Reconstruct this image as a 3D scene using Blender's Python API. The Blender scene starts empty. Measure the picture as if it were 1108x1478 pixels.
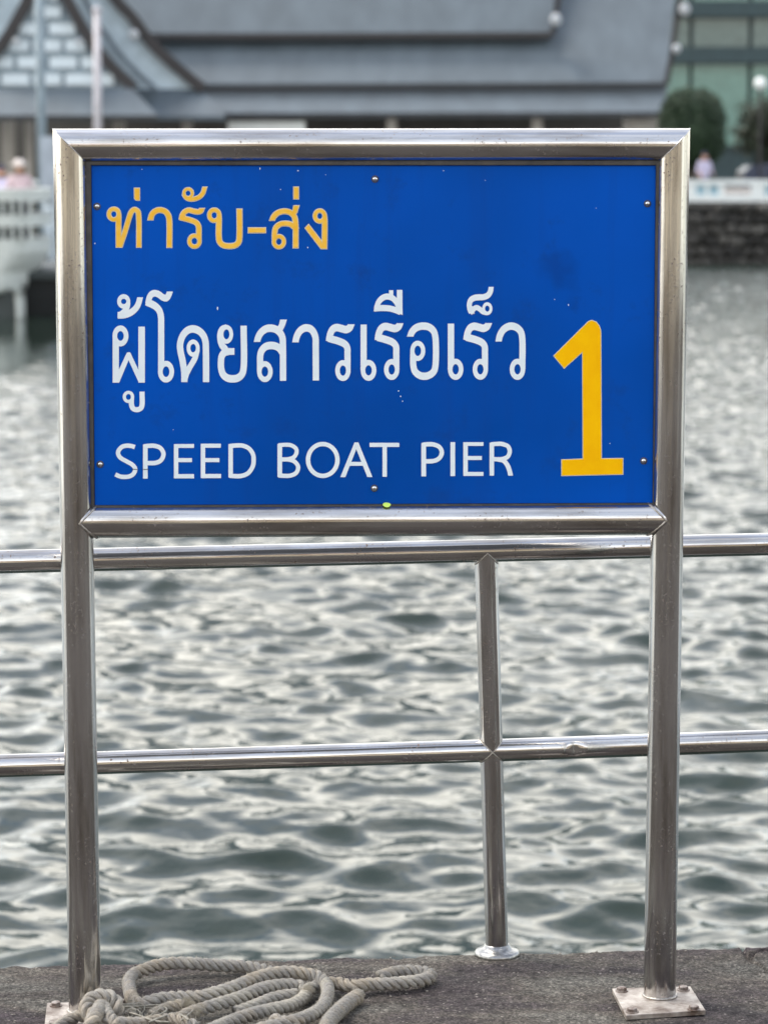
import bpy, bmesh, math, random
import numpy as np
from mathutils import Vector, Matrix, Euler, noise as mnoise
from mathutils.geometry import tessellate_polygon

random.seed(7); np.random.seed(7)
scene = bpy.context.scene
COL = scene.collection

# ------------------------------------------------------------------ camera
F_PX, CX, CY = 3960.0, 554.0, 739.0
PITCH = math.atan(0.1285)
CAM = Vector((0, 0, 1.49))
cam_d = bpy.data.cameras.new('camera')
cam = bpy.data.objects.new('camera', cam_d); COL.objects.link(cam)
cam.location = CAM; cam.rotation_euler = (math.pi/2 - PITCH, 0, 0)
cam_d.sensor_fit = 'HORIZONTAL'; cam_d.sensor_width = 36.0
cam_d.lens = F_PX/1108*36.0
cam_d.clip_start = 0.1; cam_d.clip_end = 2000
cam_d.dof.use_dof = True; cam_d.dof.focus_distance = 4.92
cam_d.dof.aperture_fstop = 7.4; cam_d.dof.aperture_blades = 0
scene.camera = cam

# ------------------------------------------------------------------ sky and sun (overcast, sun softened by cloud)
SUN_EL, SUN_AZ = math.radians(60), math.radians(292)     # azimuth clockwise from +Y
world = bpy.data.worlds.new('World'); scene.world = world
world.use_nodes = True
wn = world.node_tree.nodes; wl = world.node_tree.links; wn.clear()
w_out = wn.new('ShaderNodeOutputWorld'); w_bg = wn.new('ShaderNodeBackground')
sky = wn.new('ShaderNodeTexSky'); sky.sky_type = 'NISHITA'; sky.sun_disc = False
sky.sun_elevation = SUN_EL; sky.sun_rotation = SUN_AZ
w_tc = wn.new('ShaderNodeTexCoord'); w_map = wn.new('ShaderNodeMapping')
w_map.inputs['Scale'].default_value = (1.0, 1.0, 2.6)
w_no = wn.new('ShaderNodeTexNoise'); w_no.inputs['Scale'].default_value = 2.4
w_no.inputs['Detail'].default_value = 7; w_no.inputs['Roughness'].default_value = 0.55
w_rp = wn.new('ShaderNodeValToRGB')
w_rp.color_ramp.elements[0].position = 0.38; w_rp.color_ramp.elements[0].color = (.15, .15, .15, 1)
w_rp.color_ramp.elements[1].position = 0.60; w_rp.color_ramp.elements[1].color = (1, 1, 1, 1)
w_mix = wn.new('ShaderNodeMix'); w_mix.data_type = 'RGBA'
# cloud brightness set by angle from the sun, kept almost even
w_dot = wn.new('ShaderNodeVectorMath'); w_dot.operation = 'DOT_PRODUCT'
w_dot.inputs[1].default_value = (math.sin(SUN_AZ)*math.cos(SUN_EL), math.cos(SUN_AZ)*math.cos(SUN_EL), math.sin(SUN_EL))
w_mr = wn.new('ShaderNodeMapRange'); w_mr.inputs['From Min'].default_value = -.3; w_mr.inputs['From Max'].default_value = 1
w_mr.inputs['To Min'].default_value = 16.5; w_mr.inputs['To Max'].default_value = 15.8
w_cc = wn.new('ShaderNodeVectorMath'); w_cc.operation = 'SCALE'; w_cc.inputs[0].default_value = (1.0, .955, .86)
wl.new(w_tc.outputs['Generated'], w_dot.inputs[0]); wl.new(w_dot.outputs['Value'], w_mr.inputs['Value'])
wl.new(w_mr.outputs[0], w_cc.inputs['Scale']); wl.new(w_cc.outputs[0], w_mix.inputs['B'])
wl.new(w_tc.outputs['Generated'], w_map.inputs['Vector']); wl.new(w_map.outputs[0], w_no.inputs['Vector'])
wl.new(w_no.outputs['Fac'], w_rp.inputs['Fac']); 
w_m2 = wn.new('ShaderNodeMapRange'); w_m2.inputs['From Min'].default_value = -.6; w_m2.inputs['From Max'].default_value = .7
w_m2.inputs['To Min'].default_value = .34; w_m2.inputs['To Max'].default_value = 1.0
w_mu = wn.new('ShaderNodeMath'); w_mu.operation = 'MULTIPLY'
wl.new(w_dot.outputs['Value'], w_m2.inputs['Value']); wl.new(w_rp.outputs['Color'], w_mu.inputs[0]); wl.new(w_m2.outputs[0], w_mu.inputs[1])
# cloud bank thick towards the horizon, thinner and bluer overhead
w_sp = wn.new('ShaderNodeSeparateXYZ'); wl.new(w_tc.outputs['Generated'], w_sp.inputs[0])
w_el = wn.new('ShaderNodeMapRange'); w_el.inputs['From Min'].default_value = .35; w_el.inputs['From Max'].default_value = .75
w_el.inputs['To Min'].default_value = 1.0; w_el.inputs['To Max'].default_value = .22; wl.new(w_sp.outputs['Z'], w_el.inputs['Value'])
w_mv = wn.new('ShaderNodeMath'); w_mv.operation = 'MULTIPLY'; wl.new(w_mu.outputs[0], w_mv.inputs[0]); wl.new(w_el.outputs[0], w_mv.inputs[1])
wl.new(w_mv.outputs[0], w_mix.inputs['Factor'])
wl.new(sky.outputs[0], w_mix.inputs['A']); wl.new(w_mix.outputs['Result'], w_bg.inputs['Color'])
w_bg.inputs['Strength'].default_value = 0.10
wl.new(w_bg.outputs[0], w_out.inputs['Surface'])

sun_d = bpy.data.lights.new('sun', 'SUN'); sun_d.energy = 1.3; sun_d.angle = math.radians(18)
sun_d.color = (1.0, 0.93, 0.83)
sun = bpy.data.objects.new('sun', sun_d); COL.objects.link(sun)
sdir = Vector((math.sin(SUN_AZ)*math.cos(SUN_EL), math.cos(SUN_AZ)*math.cos(SUN_EL), math.sin(SUN_EL)))
sun.rotation_euler = (-sdir).to_track_quat('-Z', 'Y').to_euler()
sun.location = (0, 0, 30)

scene.view_settings.view_transform = 'Standard'; scene.view_settings.look = 'None'
scene.view_settings.exposure = 1.55; scene.view_settings.gamma = 1.0
scene.view_settings.use_curve_mapping = False
scene.cycles.max_bounces = 6

# ------------------------------------------------------------------ helpers
def ray(px, py):
    s, c = math.sin(PITCH), math.cos(PITCH)
    dx, dy = (px-CX)/F_PX, -(py-CY)/F_PX
    return Vector((dx, c + dy*s, -s + dy*c))
def on_plane(px, py, p0, n):
    d = ray(px, py); t = (p0-CAM).dot(n)/d.dot(n); return CAM + d*t
def on_z(px, py, z=0.0): return on_plane(px, py, Vector((0, 0, z)), Vector((0, 0, 1)))
def on_y(px, py, Y): return on_plane(px, py, Vector((0, Y, 0)), Vector((0, 1, 0)))

def tag(o, label=None, cat=None, group=None, kind=None):
    if label: o['label'] = label
    if cat: o['category'] = cat
    if group: o['group'] = group
    if kind: o['kind'] = kind
    return o
def wloc(o):
    v = Vector((0, 0, 0))
    while o is not None: v = v + o.location; o = o.parent
    return v
def empty(name, loc, label, cat, group=None):
    o = bpy.data.objects.new(name, None); COL.objects.link(o); o.location = loc
    o.empty_display_size = .1
    return tag(o, label, cat, group)
def mesh(name, verts, faces, mat, parent=None, origin=None, smooth=False, uvs=None, mats=None, midx=None):
    """verts in world coordinates"""
    if origin is None: origin = wloc(parent) if parent else Vector((0, 0, 0))
    origin = Vector(origin)
    me = bpy.data.meshes.new(name)
    if isinstance(verts, np.ndarray): vv = (verts - np.array(origin)).tolist()
    else: vv = [(v[0]-origin.x, v[1]-origin.y, v[2]-origin.z) for v in verts]
    me.from_pydata(vv, [], faces)
    for m in (mats or [mat]): me.materials.append(m)
    if midx is not None: me.polygons.foreach_set('material_index', midx)
    if smooth: me.polygons.foreach_set('use_smooth', [True]*len(me.polygons))
    if uvs is not None:
        uvl = me.uv_layers.new(name='UVMap')
        li = np.zeros(len(me.loops), dtype=np.int32); me.loops.foreach_get('vertex_index', li)
        arr = np.array(uvs, dtype=np.float32)[li]
        uvl.data.foreach_set('uv', arr.ravel())
    me.update()
    o = bpy.data.objects.new(name, me); COL.objects.link(o)
    if parent: o.parent = parent; o.location = origin - wloc(parent)
    else: o.location = origin
    return o

class MB:
    def __init__(s): s.v = []; s.f = []; s.uv = []
    def add(s, vs, fs, uv=None):
        b = len(s.v); s.v += [Vector(q) for q in vs]; s.f += [tuple(i+b for i in f) for f in fs]
        s.uv += uv if uv else [(q[0], q[2]) for q in vs]
    def box(s, x0, y0, z0, x1, y1, z1):
        s.add([(x0,y0,z0),(x1,y0,z0),(x1,y1,z0),(x0,y1,z0),(x0,y0,z1),(x1,y0,z1),(x1,y1,z1),(x0,y1,z1)],
              [(0,3,2,1),(4,5,6,7),(0,1,5,4),(1,2,6,5),(2,3,7,6),(3,0,4,7)])
    def slab(s, quad, vec):
        q = [Vector(a) for a in quad]; v = Vector(vec)
        s.add(q + [a+v for a in q], [(0,1,2,3),(7,6,5,4),(0,4,5,1),(1,5,6,2),(2,6,7,3),(3,7,4,0)])
    def pipe(s, p0, p1, r, n=48, cut0=None, cut1=None, caps=True, rb=None, back=None, rings=2):
        p0, p1 = Vector(p0), Vector(p1); L = (p1-p0).length; a = (p1-p0)/L
        bk = Vector(back) if back else (Vector((0, 1, 0)) if abs(a.y) < .9 else Vector((0, 0, 1)))
        e1 = (bk - a*bk.dot(a)).normalized(); e2 = a.cross(e1)
        vs = []; uv = []
        for k in range(rings):
            t = k/(rings-1); c = p0.lerp(p1, t); rr = r if rb is None else r+(rb-r)*t
            for i in range(n+1):
                th = 2*math.pi*i/n
                q = c + (e1*math.cos(th)+e2*math.sin(th))*rr
                cut = cut0 if k == 0 else (cut1 if k == rings-1 else None)
                if cut is not None:
                    cn = Vector(cut); q = q + a*((c-q).dot(cn)/a.dot(cn))
                vs.append(q); uv.append(((q-p0).dot(a), th*r))
        fs = []
        for k in range(rings-1):
            for i in range(n):
                b = k*(n+1)+i; fs.append((b, b+1, b+n+2, b+n+1))
        if caps:
            fs.append(tuple(range(n-1, -1, -1)))
            b = (rings-1)*(n+1); fs.append(tuple(range(b, b+n)))
        s.add(vs, fs, uv)
    def tube(s, pts, r, n=8):
        pts = [Vector(p) for p in pts]; m = len(pts); vs = []; uv = []; acc = 0
        t = (pts[1]-pts[0]).normalized(); e1 = t.orthogonal().normalized()
        for k, p in enumerate(pts):
            t = (pts[min(k+1, m-1)]-pts[max(k-1, 0)]).normalized()
            e1 = (e1 - t*e1.dot(t)).normalized(); e2 = t.cross(e1)
            if k: acc += (p-pts[k-1]).length
            rr = r[k] if isinstance(r, (list, tuple)) else r
            for i in range(n):
                th = 2*math.pi*i/n; vs.append(p+(e1*math.cos(th)+e2*math.sin(th))*rr); uv.append((acc, i/n*rr*6.28))
        fs = [(k*n+i, k*n+(i+1) % n, (k+1)*n+(i+1) % n, (k+1)*n+i) for k in range(m-1) for i in range(n)]
        fs += [tuple(range(n-1, -1, -1)), tuple(range((m-1)*n, m*n))]
        s.add(vs, fs, uv)
    def lathe(s, c, prof, n=40, axis=Vector((0, 0, 1))):
        c = Vector(c); a = axis.normalized(); e1 = a.orthogonal().normalized(); e2 = a.cross(e1); vs = []
        for (r, h) in prof:
            for i in range(n):
                th = 2*math.pi*i/n; vs.append(c+a*h+(e1*math.cos(th)+e2*math.sin(th))*r)
        m = len(prof)
        fs = [(k*n+i, k*n+(i+1) % n, (k+1)*n+(i+1) % n, (k+1)*n+i) for k in range(m-1) for i in range(n)]
        fs.append(tuple(range((m-1)*n, m*n)))
        s.add(vs, fs)
    def ball(s, c, rx, ry, rz, seg=16, rg=10):
        c = Vector(c); vs = [c+Vector((0, 0, rz))]
        for k in range(1, rg):
            ph = math.pi*k/rg
            for i in range(seg):
                th = 2*math.pi*i/seg
                vs.append(c+Vector((rx*math.sin(ph)*math.cos(th), ry*math.sin(ph)*math.sin(th), rz*math.cos(ph))))
        vs.append(c-Vector((0, 0, rz))); fs = [(0, 1+i, 1+(i+1) % seg) for i in range(seg)]
        for k in range(rg-2):
            for i in range(seg):
                a = 1+k*seg+i; b = 1+k*seg+(i+1) % seg; fs.append((a, a+seg, b+seg, b))
        l = len(vs)-1; b0 = 1+(rg-2)*seg
        fs += [(l, b0+(i+1) % seg, b0+i) for i in range(seg)]
        s.add(vs, fs)
    def build(s, name, mat, parent=None, smooth=False, origin=None, uv=True):
        return mesh(name, s.v, s.f, mat, parent, origin, smooth, s.uv if uv else None)

def autosmooth(o, ang=40):
    me = o.data; me.polygons.foreach_set('use_smooth', [True]*len(me.polygons))
    bm = bmesh.new(); bm.from_mesh(me)
    for e in bm.edges:
        if len(e.link_faces) != 2 or e.calc_face_angle(0) > math.radians(ang): e.smooth = False
    bm.to_mesh(me); bm.free(); return o

def crom(pts, step=None, n=10, closed=False):
    """Catmull-Rom through points (any dimension)"""
    P = [np.array(p, float) for p in pts]; out = []
    m = len(P)
    for i in range(m-1):
        a = P[i-1] if i > 0 else 2*P[0]-P[1]; b = P[i]; c = P[i+1]; d = P[i+2] if i+2 < m else 2*P[-1]-P[-2]
        k = n if step is None else max(2, int(np.linalg.norm(c-b)/step))
        # centripetal
        t0 = 0; t1 = t0+np.linalg.norm(b-a)**.5+1e-9; t2 = t1+np.linalg.norm(c-b)**.5+1e-9; t3 = t2+np.linalg.norm(d-c)**.5+1e-9
        for j in range(k):
            t = t1+(t2-t1)*j/k
            A1 = (t1-t)/(t1-t0)*a+(t-t0)/(t1-t0)*b; A2 = (t2-t)/(t2-t1)*b+(t-t1)/(t2-t1)*c; A3 = (t3-t)/(t3-t2)*c+(t-t2)/(t3-t2)*d
            B1 = (t2-t)/(t2-t0)*A1+(t-t0)/(t2-t0)*A2; B2 = (t3-t)/(t3-t1)*A2+(t-t1)/(t3-t1)*A3
            out.append((t2-t)/(t2-t1)*B1+(t-t1)/(t2-t1)*B2)
    out.append(P[-1]); return out

# ------------------------------------------------------------------ materials
def new_mat(name):
    m = bpy.data.materials.new(name); m.use_nodes = True
    nt = m.node_tree; b = nt.nodes['Principled BSDF']; return m, nt, b
def N(nt, t, **kw):
    n = nt.nodes.new(t)
    for k, v in kw.items():
        if k in n.inputs: n.inputs[k].default_value = v
        else: setattr(n, k, v)
    return n
def ramp(nt, fac, stops):
    r = nt.nodes.new('ShaderNodeValToRGB'); e = r.color_ramp.elements
    e[0].position, e[0].color = stops[0][0], (*stops[0][1], 1)
    e[1].position, e[1].color = stops[-1][0], (*stops[-1][1], 1)
    for p, c in stops[1:-1]:
        q = e.new(p); q.color = (*c, 1)
    nt.links.new(fac, r.inputs['Fac']); return r.outputs['Color']
def g(v): return (v, v, v)
def noise_mat(name, c1, c2, scale=5, rough=.7, bump=0, bscale=None, metallic=0, detail=6, stretch=(1, 1, 1), spec=.5, uv=False, dist=.01):
    m, nt, b = new_mat(name)
    tc = N(nt, 'ShaderNodeTexCoord'); mp = N(nt, 'ShaderNodeMapping'); mp.inputs['Scale'].default_value = stretch
    nt.links.new(tc.outputs['UV' if uv else 'Object'], mp.inputs['Vector'])
    n = N(nt, 'ShaderNodeTexNoise', Scale=scale, Detail=detail, Roughness=.6); nt.links.new(mp.outputs[0], n.inputs['Vector'])
    nt.links.new(ramp(nt, n.outputs['Fac'], [(.35, c1), (.65, c2)]), b.inputs['Base Color'])
    b.inputs['Roughness'].default_value = rough; b.inputs['Metallic'].default_value = metallic
    b.inputs['Specular IOR Level'].default_value = spec
    if bump:
        n2 = N(nt, 'ShaderNodeTexNoise', Scale=bscale or scale*4, Detail=6); nt.links.new(mp.outputs[0], n2.inputs['Vector'])
        bp = N(nt, 'ShaderNodeBump', Strength=bump, Distance=dist); nt.links.new(n2.outputs['Fac'], bp.inputs['Height'])
        nt.links.new(bp.outputs[0], b.inputs['Normal'])
    return m

def steel_mat(name, base=.55, rust=.8, rlo=.05, rhi=.17):
    m, nt, b = new_mat(name); L = nt.links.new
    tc = N(nt, 'ShaderNodeTexCoord')
    def stretched(sx, sy, scale, detail=4):
        mp = N(nt, 'ShaderNodeMapping'); mp.inputs['Scale'].default_value = (sx, sy, 1)
        L(tc.outputs['UV'], mp.inputs['Vector'])
        n = N(nt, 'ShaderNodeTexNoise', Scale=scale, Detail=detail, Roughness=.6); L(mp.outputs[0], n.inputs['Vector']); return n.outputs['Fac']
    streak = stretched(.6, 90, 3.0, 3); streak2 = stretched(.5, 60, 2.2, 2)
    dirt = stretched(2.5, 22, 1.6, 6); speck = stretched(160, 160, 1.0, 2); blot = stretched(6, 20, 2.0, 5)
    # colour: steel with faint warm tarnish and rust pits
    tarn = ramp(nt, dirt, [(.42, (base, base*.995, base*.985)), (.72, (base*.50, base*.46, base*.41))])
    pit = ramp(nt, speck, [(.61, g(0)), (.65, g(1))]); pm = ramp(nt, blot, [(.48, g(0)), (.62, g(rust))])
    mul = N(nt, 'ShaderNodeMath', operation='MULTIPLY'); L(pit, mul.inputs[0]); L(pm, mul.inputs[1])
    mx = N(nt, 'ShaderNodeMix', data_type='RGBA'); L(mul.outputs[0], mx.inputs['Factor']); L(tarn, mx.inputs['A'])
    mx.inputs['B'].default_value = (.10, .055, .03, 1); L(mx.outputs['Result'], b.inputs['Base Color'])
    met = N(nt, 'ShaderNodeMath', operation='SUBTRACT'); met.inputs[0].default_value = 1; L(mul.outputs[0], met.inputs[1]); L(met.outputs[0], b.inputs['Metallic'])
    # roughness
    rr = N(nt, 'ShaderNodeMapRange'); L(streak2, rr.inputs['Value'])
    rr.inputs['From Min'].default_value = .3; rr.inputs['From Max'].default_value = .7
    rr.inputs['To Min'].default_value = rlo; rr.inputs['To Max'].default_value = rhi
    ra = N(nt, 'ShaderNodeMath', operation='ADD'); L(rr.outputs[0], ra.inputs[0])
    dm = N(nt, 'ShaderNodeMath', operation='MULTIPLY'); L(dirt, dm.inputs[0]); dm.inputs[1].default_value = .08; L(dm.outputs[0], ra.inputs[1])
    L(ra.outputs[0], b.inputs['Roughness'])
    bp = N(nt, 'ShaderNodeBump', Strength=.22, Distance=.0008); L(streak, bp.inputs['Height'])
    bp2 = N(nt, 'ShaderNodeBump', Strength=.06, Distance=.0004); L(speck, bp2.inputs['Height']); L(bp.outputs[0], bp2.inputs['Normal'])
    L(bp2.outputs[0], b.inputs['Normal'])
    return m

M = {}
M['steel'] = steel_mat('brushed_steel')
M['steel_rail'] = steel_mat('polished_steel', base=.56, rlo=.04, rhi=.13, rust=.9)
M['flange'] = noise_mat('flange_steel', (.20, .20, .20), (.36, .36, .35), 120, .3, .3, 500, metallic=1, dist=.0005)
M['weld'] = noise_mat('weld_bead', (.30, .27, .24), (.5, .48, .45), 200, .45, .5, 400, metallic=1, dist=.001)
M['plate'] = noise_mat('worn_steel_plate', (.13, .095, .075), (.46, .42, .38), 26, .5, .9, 160, metallic=.6, dist=.001)
M['bolt'] = noise_mat('rusty_bolt', (.10, .06, .045), (.30, .27, .25), 90, .5, .4, 300, metallic=.7, dist=.001)
M['screw'] = noise_mat('screw_steel', (.5, .5, .5), (.7, .7, .7), 100, .25, metallic=1)
M['back'] = noise_mat('dull_back_sheet', (.030, .035, .048), (.05, .055, .07), 12, .7)
M['rim'] = noise_mat('dark_rim', (.03, .03, .032), (.07, .065, .06), 30, .5)

# sign face
SMUDGE = (.315+.055, .021, 1.299+.07)
m, nt, b = new_mat('blue_sign_face'); L = nt.links.new
tc = N(nt, 'ShaderNodeTexCoord')
n1 = N(nt, 'ShaderNodeTexNoise', Scale=1.5, Detail=4, Roughness=.5); L(tc.outputs['Object'], n1.inputs['Vector'])
n2 = N(nt, 'ShaderNodeTexNoise', Scale=14, Detail=6, Roughness=.7); L(tc.outputs['Object'], n2.inputs['Vector'])
c1 = ramp(nt, n1.outputs['Fac'], [(.32, (.0, .056, .30)), (.68, (.0, .086, .50))])
c2 = ramp(nt, n2.outputs['Fac'], [(.56, g(0)), (.74, g(.7))])
mx = N(nt, 'ShaderNodeMix', data_type='RGBA'); L(c2, mx.inputs['Factor']); L(c1, mx.inputs['A']); mx.inputs['B'].default_value = (.004, .05, .25, 1)
L(mx.outputs['Result'], b.inputs['Base Color'])
sm_p = N(nt, 'ShaderNodeVectorMath', operation='DISTANCE'); wv = N(nt, 'ShaderNodeTexNoise', Scale=18, Detail=3); L(tc.outputs['Object'], wv.inputs['Vector'])
wadd = N(nt, 'ShaderNodeVectorMath', operation='MULTIPLY_ADD'); L(wv.outputs['Color'], wadd.inputs[0]); wadd.inputs[1].default_value = (.11, 0, .14); L(tc.outputs['Object'], wadd.inputs[2])
L(wadd.outputs[0], sm_p.inputs[0]); sm_p.inputs[1].default_value = SMUDGE
smr = ramp(nt, sm_p.outputs['Value'], [(.012, g(.42)), (.044, g(0))])
mx2 = N(nt, 'ShaderNodeMix', data_type='RGBA'); L(smr, mx2.inputs['Factor']); L(mx.outputs['Result'], mx2.inputs['A']); mx2.inputs['B'].default_value = (.002, .032, .17, 1)
stk_m = N(nt, 'ShaderNodeMapping'); stk_m.inputs['Scale'].default_value = (26, 26, 1.6); L(tc.outputs['Object'], stk_m.inputs['Vector'])
stn = N(nt, 'ShaderNodeTexNoise', Scale=1.0, Detail=4, Roughness=.6); L(stk_m.outputs[0], stn.inputs['Vector'])
strk = ramp(nt, stn.outputs['Fac'], [(.52, g(0)), (.78, g(.38))])
mx3 = N(nt, 'ShaderNodeMix', data_type='RGBA'); L(strk, mx3.inputs['Factor']); L(mx2.outputs['Result'], mx3.inputs['A']); mx3.inputs['B'].default_value = (.006, .05, .26, 1)
L(mx3.outputs['Result'], b.inputs['Base Color'])
rg = ramp(nt, n2.outputs['Fac'], [(.35, g(.30)), (.7, g(.48))]); L(rg, b.inputs['Roughness'])
b.inputs['Specular IOR Level'].default_value = .07
bp = N(nt, 'ShaderNodeBump', Strength=.08, Distance=.01); L(n1.outputs['Fac'], bp.inputs['Height']); L(bp.outputs[0], b.inputs['Normal'])
M['blue'] = m
M['white_film'] = noise_mat('white_film', (.72, .81, .86), (.80, .86, .89), 40, .5, spec=.2)
M['yellow_film'] = noise_mat('yellow_film', (.88, .48, .04), (.92, .55, .09), 60, .6, spec=.1)
M['pale_edge'] = noise_mat('pale_film_edge', (.68, .62, .40), (.74, .68, .48), 60, .5, spec=.25)
M['numeral'] = noise_mat('numeral_yellow', (.92, .47, .0), (.96, .53, .0), 30, .6, spec=.08)
M['crack'] = noise_mat('crack_dirt', (.02, .02, .02), (.05, .04, .03), 50, .8)
M['sticker'] = noise_mat('green_sticker', (.55, .80, .10), (.62, .85, .14), 50, .6)

# rope
m, nt, b = new_mat('weathered_rope'); L = nt.links.new
tc = N(nt, 'ShaderNodeTexCoord'); mp = N(nt, 'ShaderNodeMapping'); mp.inputs['Scale'].default_value = (1, 1, 1)
mp.inputs['Rotation'].default_value = (0, 0, math.radians(28)); L(tc.outputs['UV'], mp.inputs['Vector'])
mp2 = N(nt, 'ShaderNodeMapping'); mp2.inputs['Scale'].default_value = (90, 900, 1); L(mp.outputs[0], mp2.inputs['Vector'])
yn = N(nt, 'ShaderNodeTexNoise', Scale=1.0, Detail=4, Roughness=.7); L(mp2.outputs[0], yn.inputs['Vector'])
on_ = N(nt, 'ShaderNodeTexNoise', Scale=9, Detail=5, Roughness=.6); L(tc.outputs['Object'], on_.inputs['Vector'])
fn = N(nt, 'ShaderNodeTexNoise', Scale=420, Detail=3, Roughness=.7); L(tc.outputs['Object'], fn.inputs['Vector'])
ca = ramp(nt, on_.outputs['Fac'], [(.30, (.20, .18, .15)), (.42, (.42, .37, .30)), (.52, (.33, .315, .29)), (.70, (.50, .465, .39))])
cb = ramp(nt, yn.outputs['Fac'], [(.3, g(.45)), (.65, g(1.3))])
mm = N(nt, 'ShaderNodeMix', data_type='RGBA', blend_type='MULTIPLY'); mm.inputs['Factor'].default_value = 1; L(ca, mm.inputs['A']); L(cb, mm.inputs['B'])
L(mm.outputs['Result'], b.inputs['Base Color']); b.inputs['Roughness'].default_value = .9; b.inputs['Specular IOR Level'].default_value = .15
bp = N(nt, 'ShaderNodeBump', Strength=1, Distance=.0022); L(yn.outputs['Fac'], bp.inputs['Height'])
bp2 = N(nt, 'ShaderNodeBump', Strength=.8, Distance=.001); L(fn.outputs['Fac'], bp2.inputs['Height']); L(bp.outputs[0], bp2.inputs['Normal'])
L(bp2.outputs[0], b.inputs['Normal']); M['rope'] = m
M['fibre'] = noise_mat('rope_fibre', (.34, .31, .25), (.50, .46, .38), 60, .9, spec=.15)
M['string'] = noise_mat('tangled_string', (.19, .18, .15), (.34, .32, .27), 80, .85, spec=.2)

# deck concrete
m, nt, b = new_mat('rough_concrete'); L = nt.links.new
tc = N(nt, 'ShaderNodeTexCoord')
def nz(s, d=6, r=.6):
    n = N(nt, 'ShaderNodeTexNoise', Scale=s, Detail=d, Roughness=r); L(tc.outputs['Object'], n.inputs['Vector']); return n.outputs['Fac']
bmap = N(nt, 'ShaderNodeMapping'); bmap.inputs['Scale'].default_value = (1, 2.8, 1); L(tc.outputs['Object'], bmap.inputs['Vector'])
bign = N(nt, 'ShaderNodeTexNoise', Scale=2.4, Detail=5, Roughness=.6); L(bmap.outputs[0], bign.inputs['Vector']); big = bign.outputs['Fac']; mid = nz(38, 6, .7); fine = nz(190, 4, .7)
vo = N(nt, 'ShaderNodeTexVoronoi', Scale=150); L(tc.outputs['Object'], vo.inputs['Vector'])
base = ramp(nt, big, [(.32, (.032, .025, .028)), (.45, (.042, .035, .034)), (.52, (.062, .054, .046)), (.62, (.082, .077, .067))])
md = ramp(nt, mid, [(.3, g(.42)), (.7, g(1.5))])
m1 = N(nt, 'ShaderNodeMix', data_type='RGBA', blend_type='MULTIPLY'); m1.inputs['Factor'].default_value = 1; L(base, m1.inputs['A']); L(md, m1.inputs['B'])
fi = ramp(nt, fine, [(.32, g(.28)), (.5, g(1.05)), (.68, g(2.8))])
m2 = N(nt, 'ShaderNodeMix', data_type='RGBA', blend_type='MULTIPLY'); m2.inputs['Factor'].default_value = 1; L(m1.outputs['Result'], m2.inputs['A']); L(fi, m2.inputs['B'])
# pale grit exposed in the concrete
sep = N(nt, 'ShaderNodeSeparateColor'); L(vo.outputs['Color'], sep.inputs[0])
gr = ramp(nt, sep.outputs[0], [(.93, g(0)), (.98, g(.6))]); gd = ramp(nt, vo.outputs['Distance'], [(.30, g(1)), (.45, g(0))])
gm = N(nt, 'ShaderNodeMath', operation='MULTIPLY'); L(gr, gm.inputs[0]); L(gd, gm.inputs[1])
m3 = N(nt, 'ShaderNodeMix', data_type='RGBA'); L(gm.outputs[0], m3.inputs['Factor']); L(m2.outputs['Result'], m3.inputs['A']); m3.inputs['B'].default_value = (.30, .27, .24, 1)
L(m3.outputs['Result'], b.inputs['Base Color']); b.inputs['Roughness'].default_value = .88; b.inputs['Specular IOR Level'].default_value = .25
bp = N(nt, 'ShaderNodeBump', Strength=.9, Distance=.004); L(mid, bp.inputs['Height'])
bp2 = N(nt, 'ShaderNodeBump', Strength=1, Distance=.0045); L(fine, bp2.inputs['Height']); L(bp.outputs[0], bp2.inputs['Normal'])
L(bp2.outputs[0], b.inputs['Normal']); M['deck'] = m

# water
m, nt, b = new_mat('harbour_water'); L = nt.links.new
b.inputs['Base Color'].default_value = (.012, .021, .0155, 1)
b.inputs['Roughness'].default_value = .025; b.inputs['IOR'].default_value = 1.333
tc = N(nt, 'ShaderNodeTexCoord'); mp = N(nt, 'ShaderNodeMapping'); mp.inputs['Scale'].default_value = (1, 1.6, 1); L(tc.outputs['Object'], mp.inputs['Vector'])
wn1 = N(nt, 'ShaderNodeTexNoise', Scale=8, Detail=2.5, Roughness=.5); L(mp.outputs[0], wn1.inputs['Vector'])
bp = N(nt, 'ShaderNodeBump', Strength=.2, Distance=.07); L(wn1.outputs['Fac'], bp.inputs['Height'])
at_ = N(nt, 'ShaderNodeAttribute'); at_.attribute_name = 'ripple'; L(at_.outputs['Fac'], bp.inputs['Strength']); L(bp.outputs[0], b.inputs['Normal'])
M['water'] = m

def plain(name, c, rough=.6, metallic=0, var=.12, scale=3, **k):
    return noise_mat(name, tuple(x*(1-var) for x in c), tuple(min(1, x*(1+var)) for x in c), scale, rough, metallic=metallic, **k)
M['roof'] = plain('grey_roof_sheet', (.074, .096, .114), .6, var=.14, stretch=(.5, .25, .25))
M['roof_edge'] = plain('dark_bargeboard', (.020, .017, .018), .6)
M['gable_wall'] = plain('pale_gable_plaster', (.42, .50, .55), .8)
M['block'] = plain('white_block', (.56, .63, .67), .7, var=.06)
M['mortar'] = plain('grey_joint', (.27, .33, .37), .9)
M['ornament'] = plain('white_ornament', (.36, .38, .40), .6)
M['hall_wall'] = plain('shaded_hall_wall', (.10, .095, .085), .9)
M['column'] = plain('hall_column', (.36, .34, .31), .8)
M['glass_teal'] = plain('teal_glass', (.10, .20, .17), .18, spec=.6)
M['glass_grey'] = plain('grey_green_glass', (.09, .13, .12), .25, spec=.6)
M['slab_dark'] = plain('dark_floor_band', (.022, .045, .05), .6)
M['leaf'] = plain('topiary_leaf', (.022, .042, .020), .6, var=.4, scale=6, spec=.3)
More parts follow.
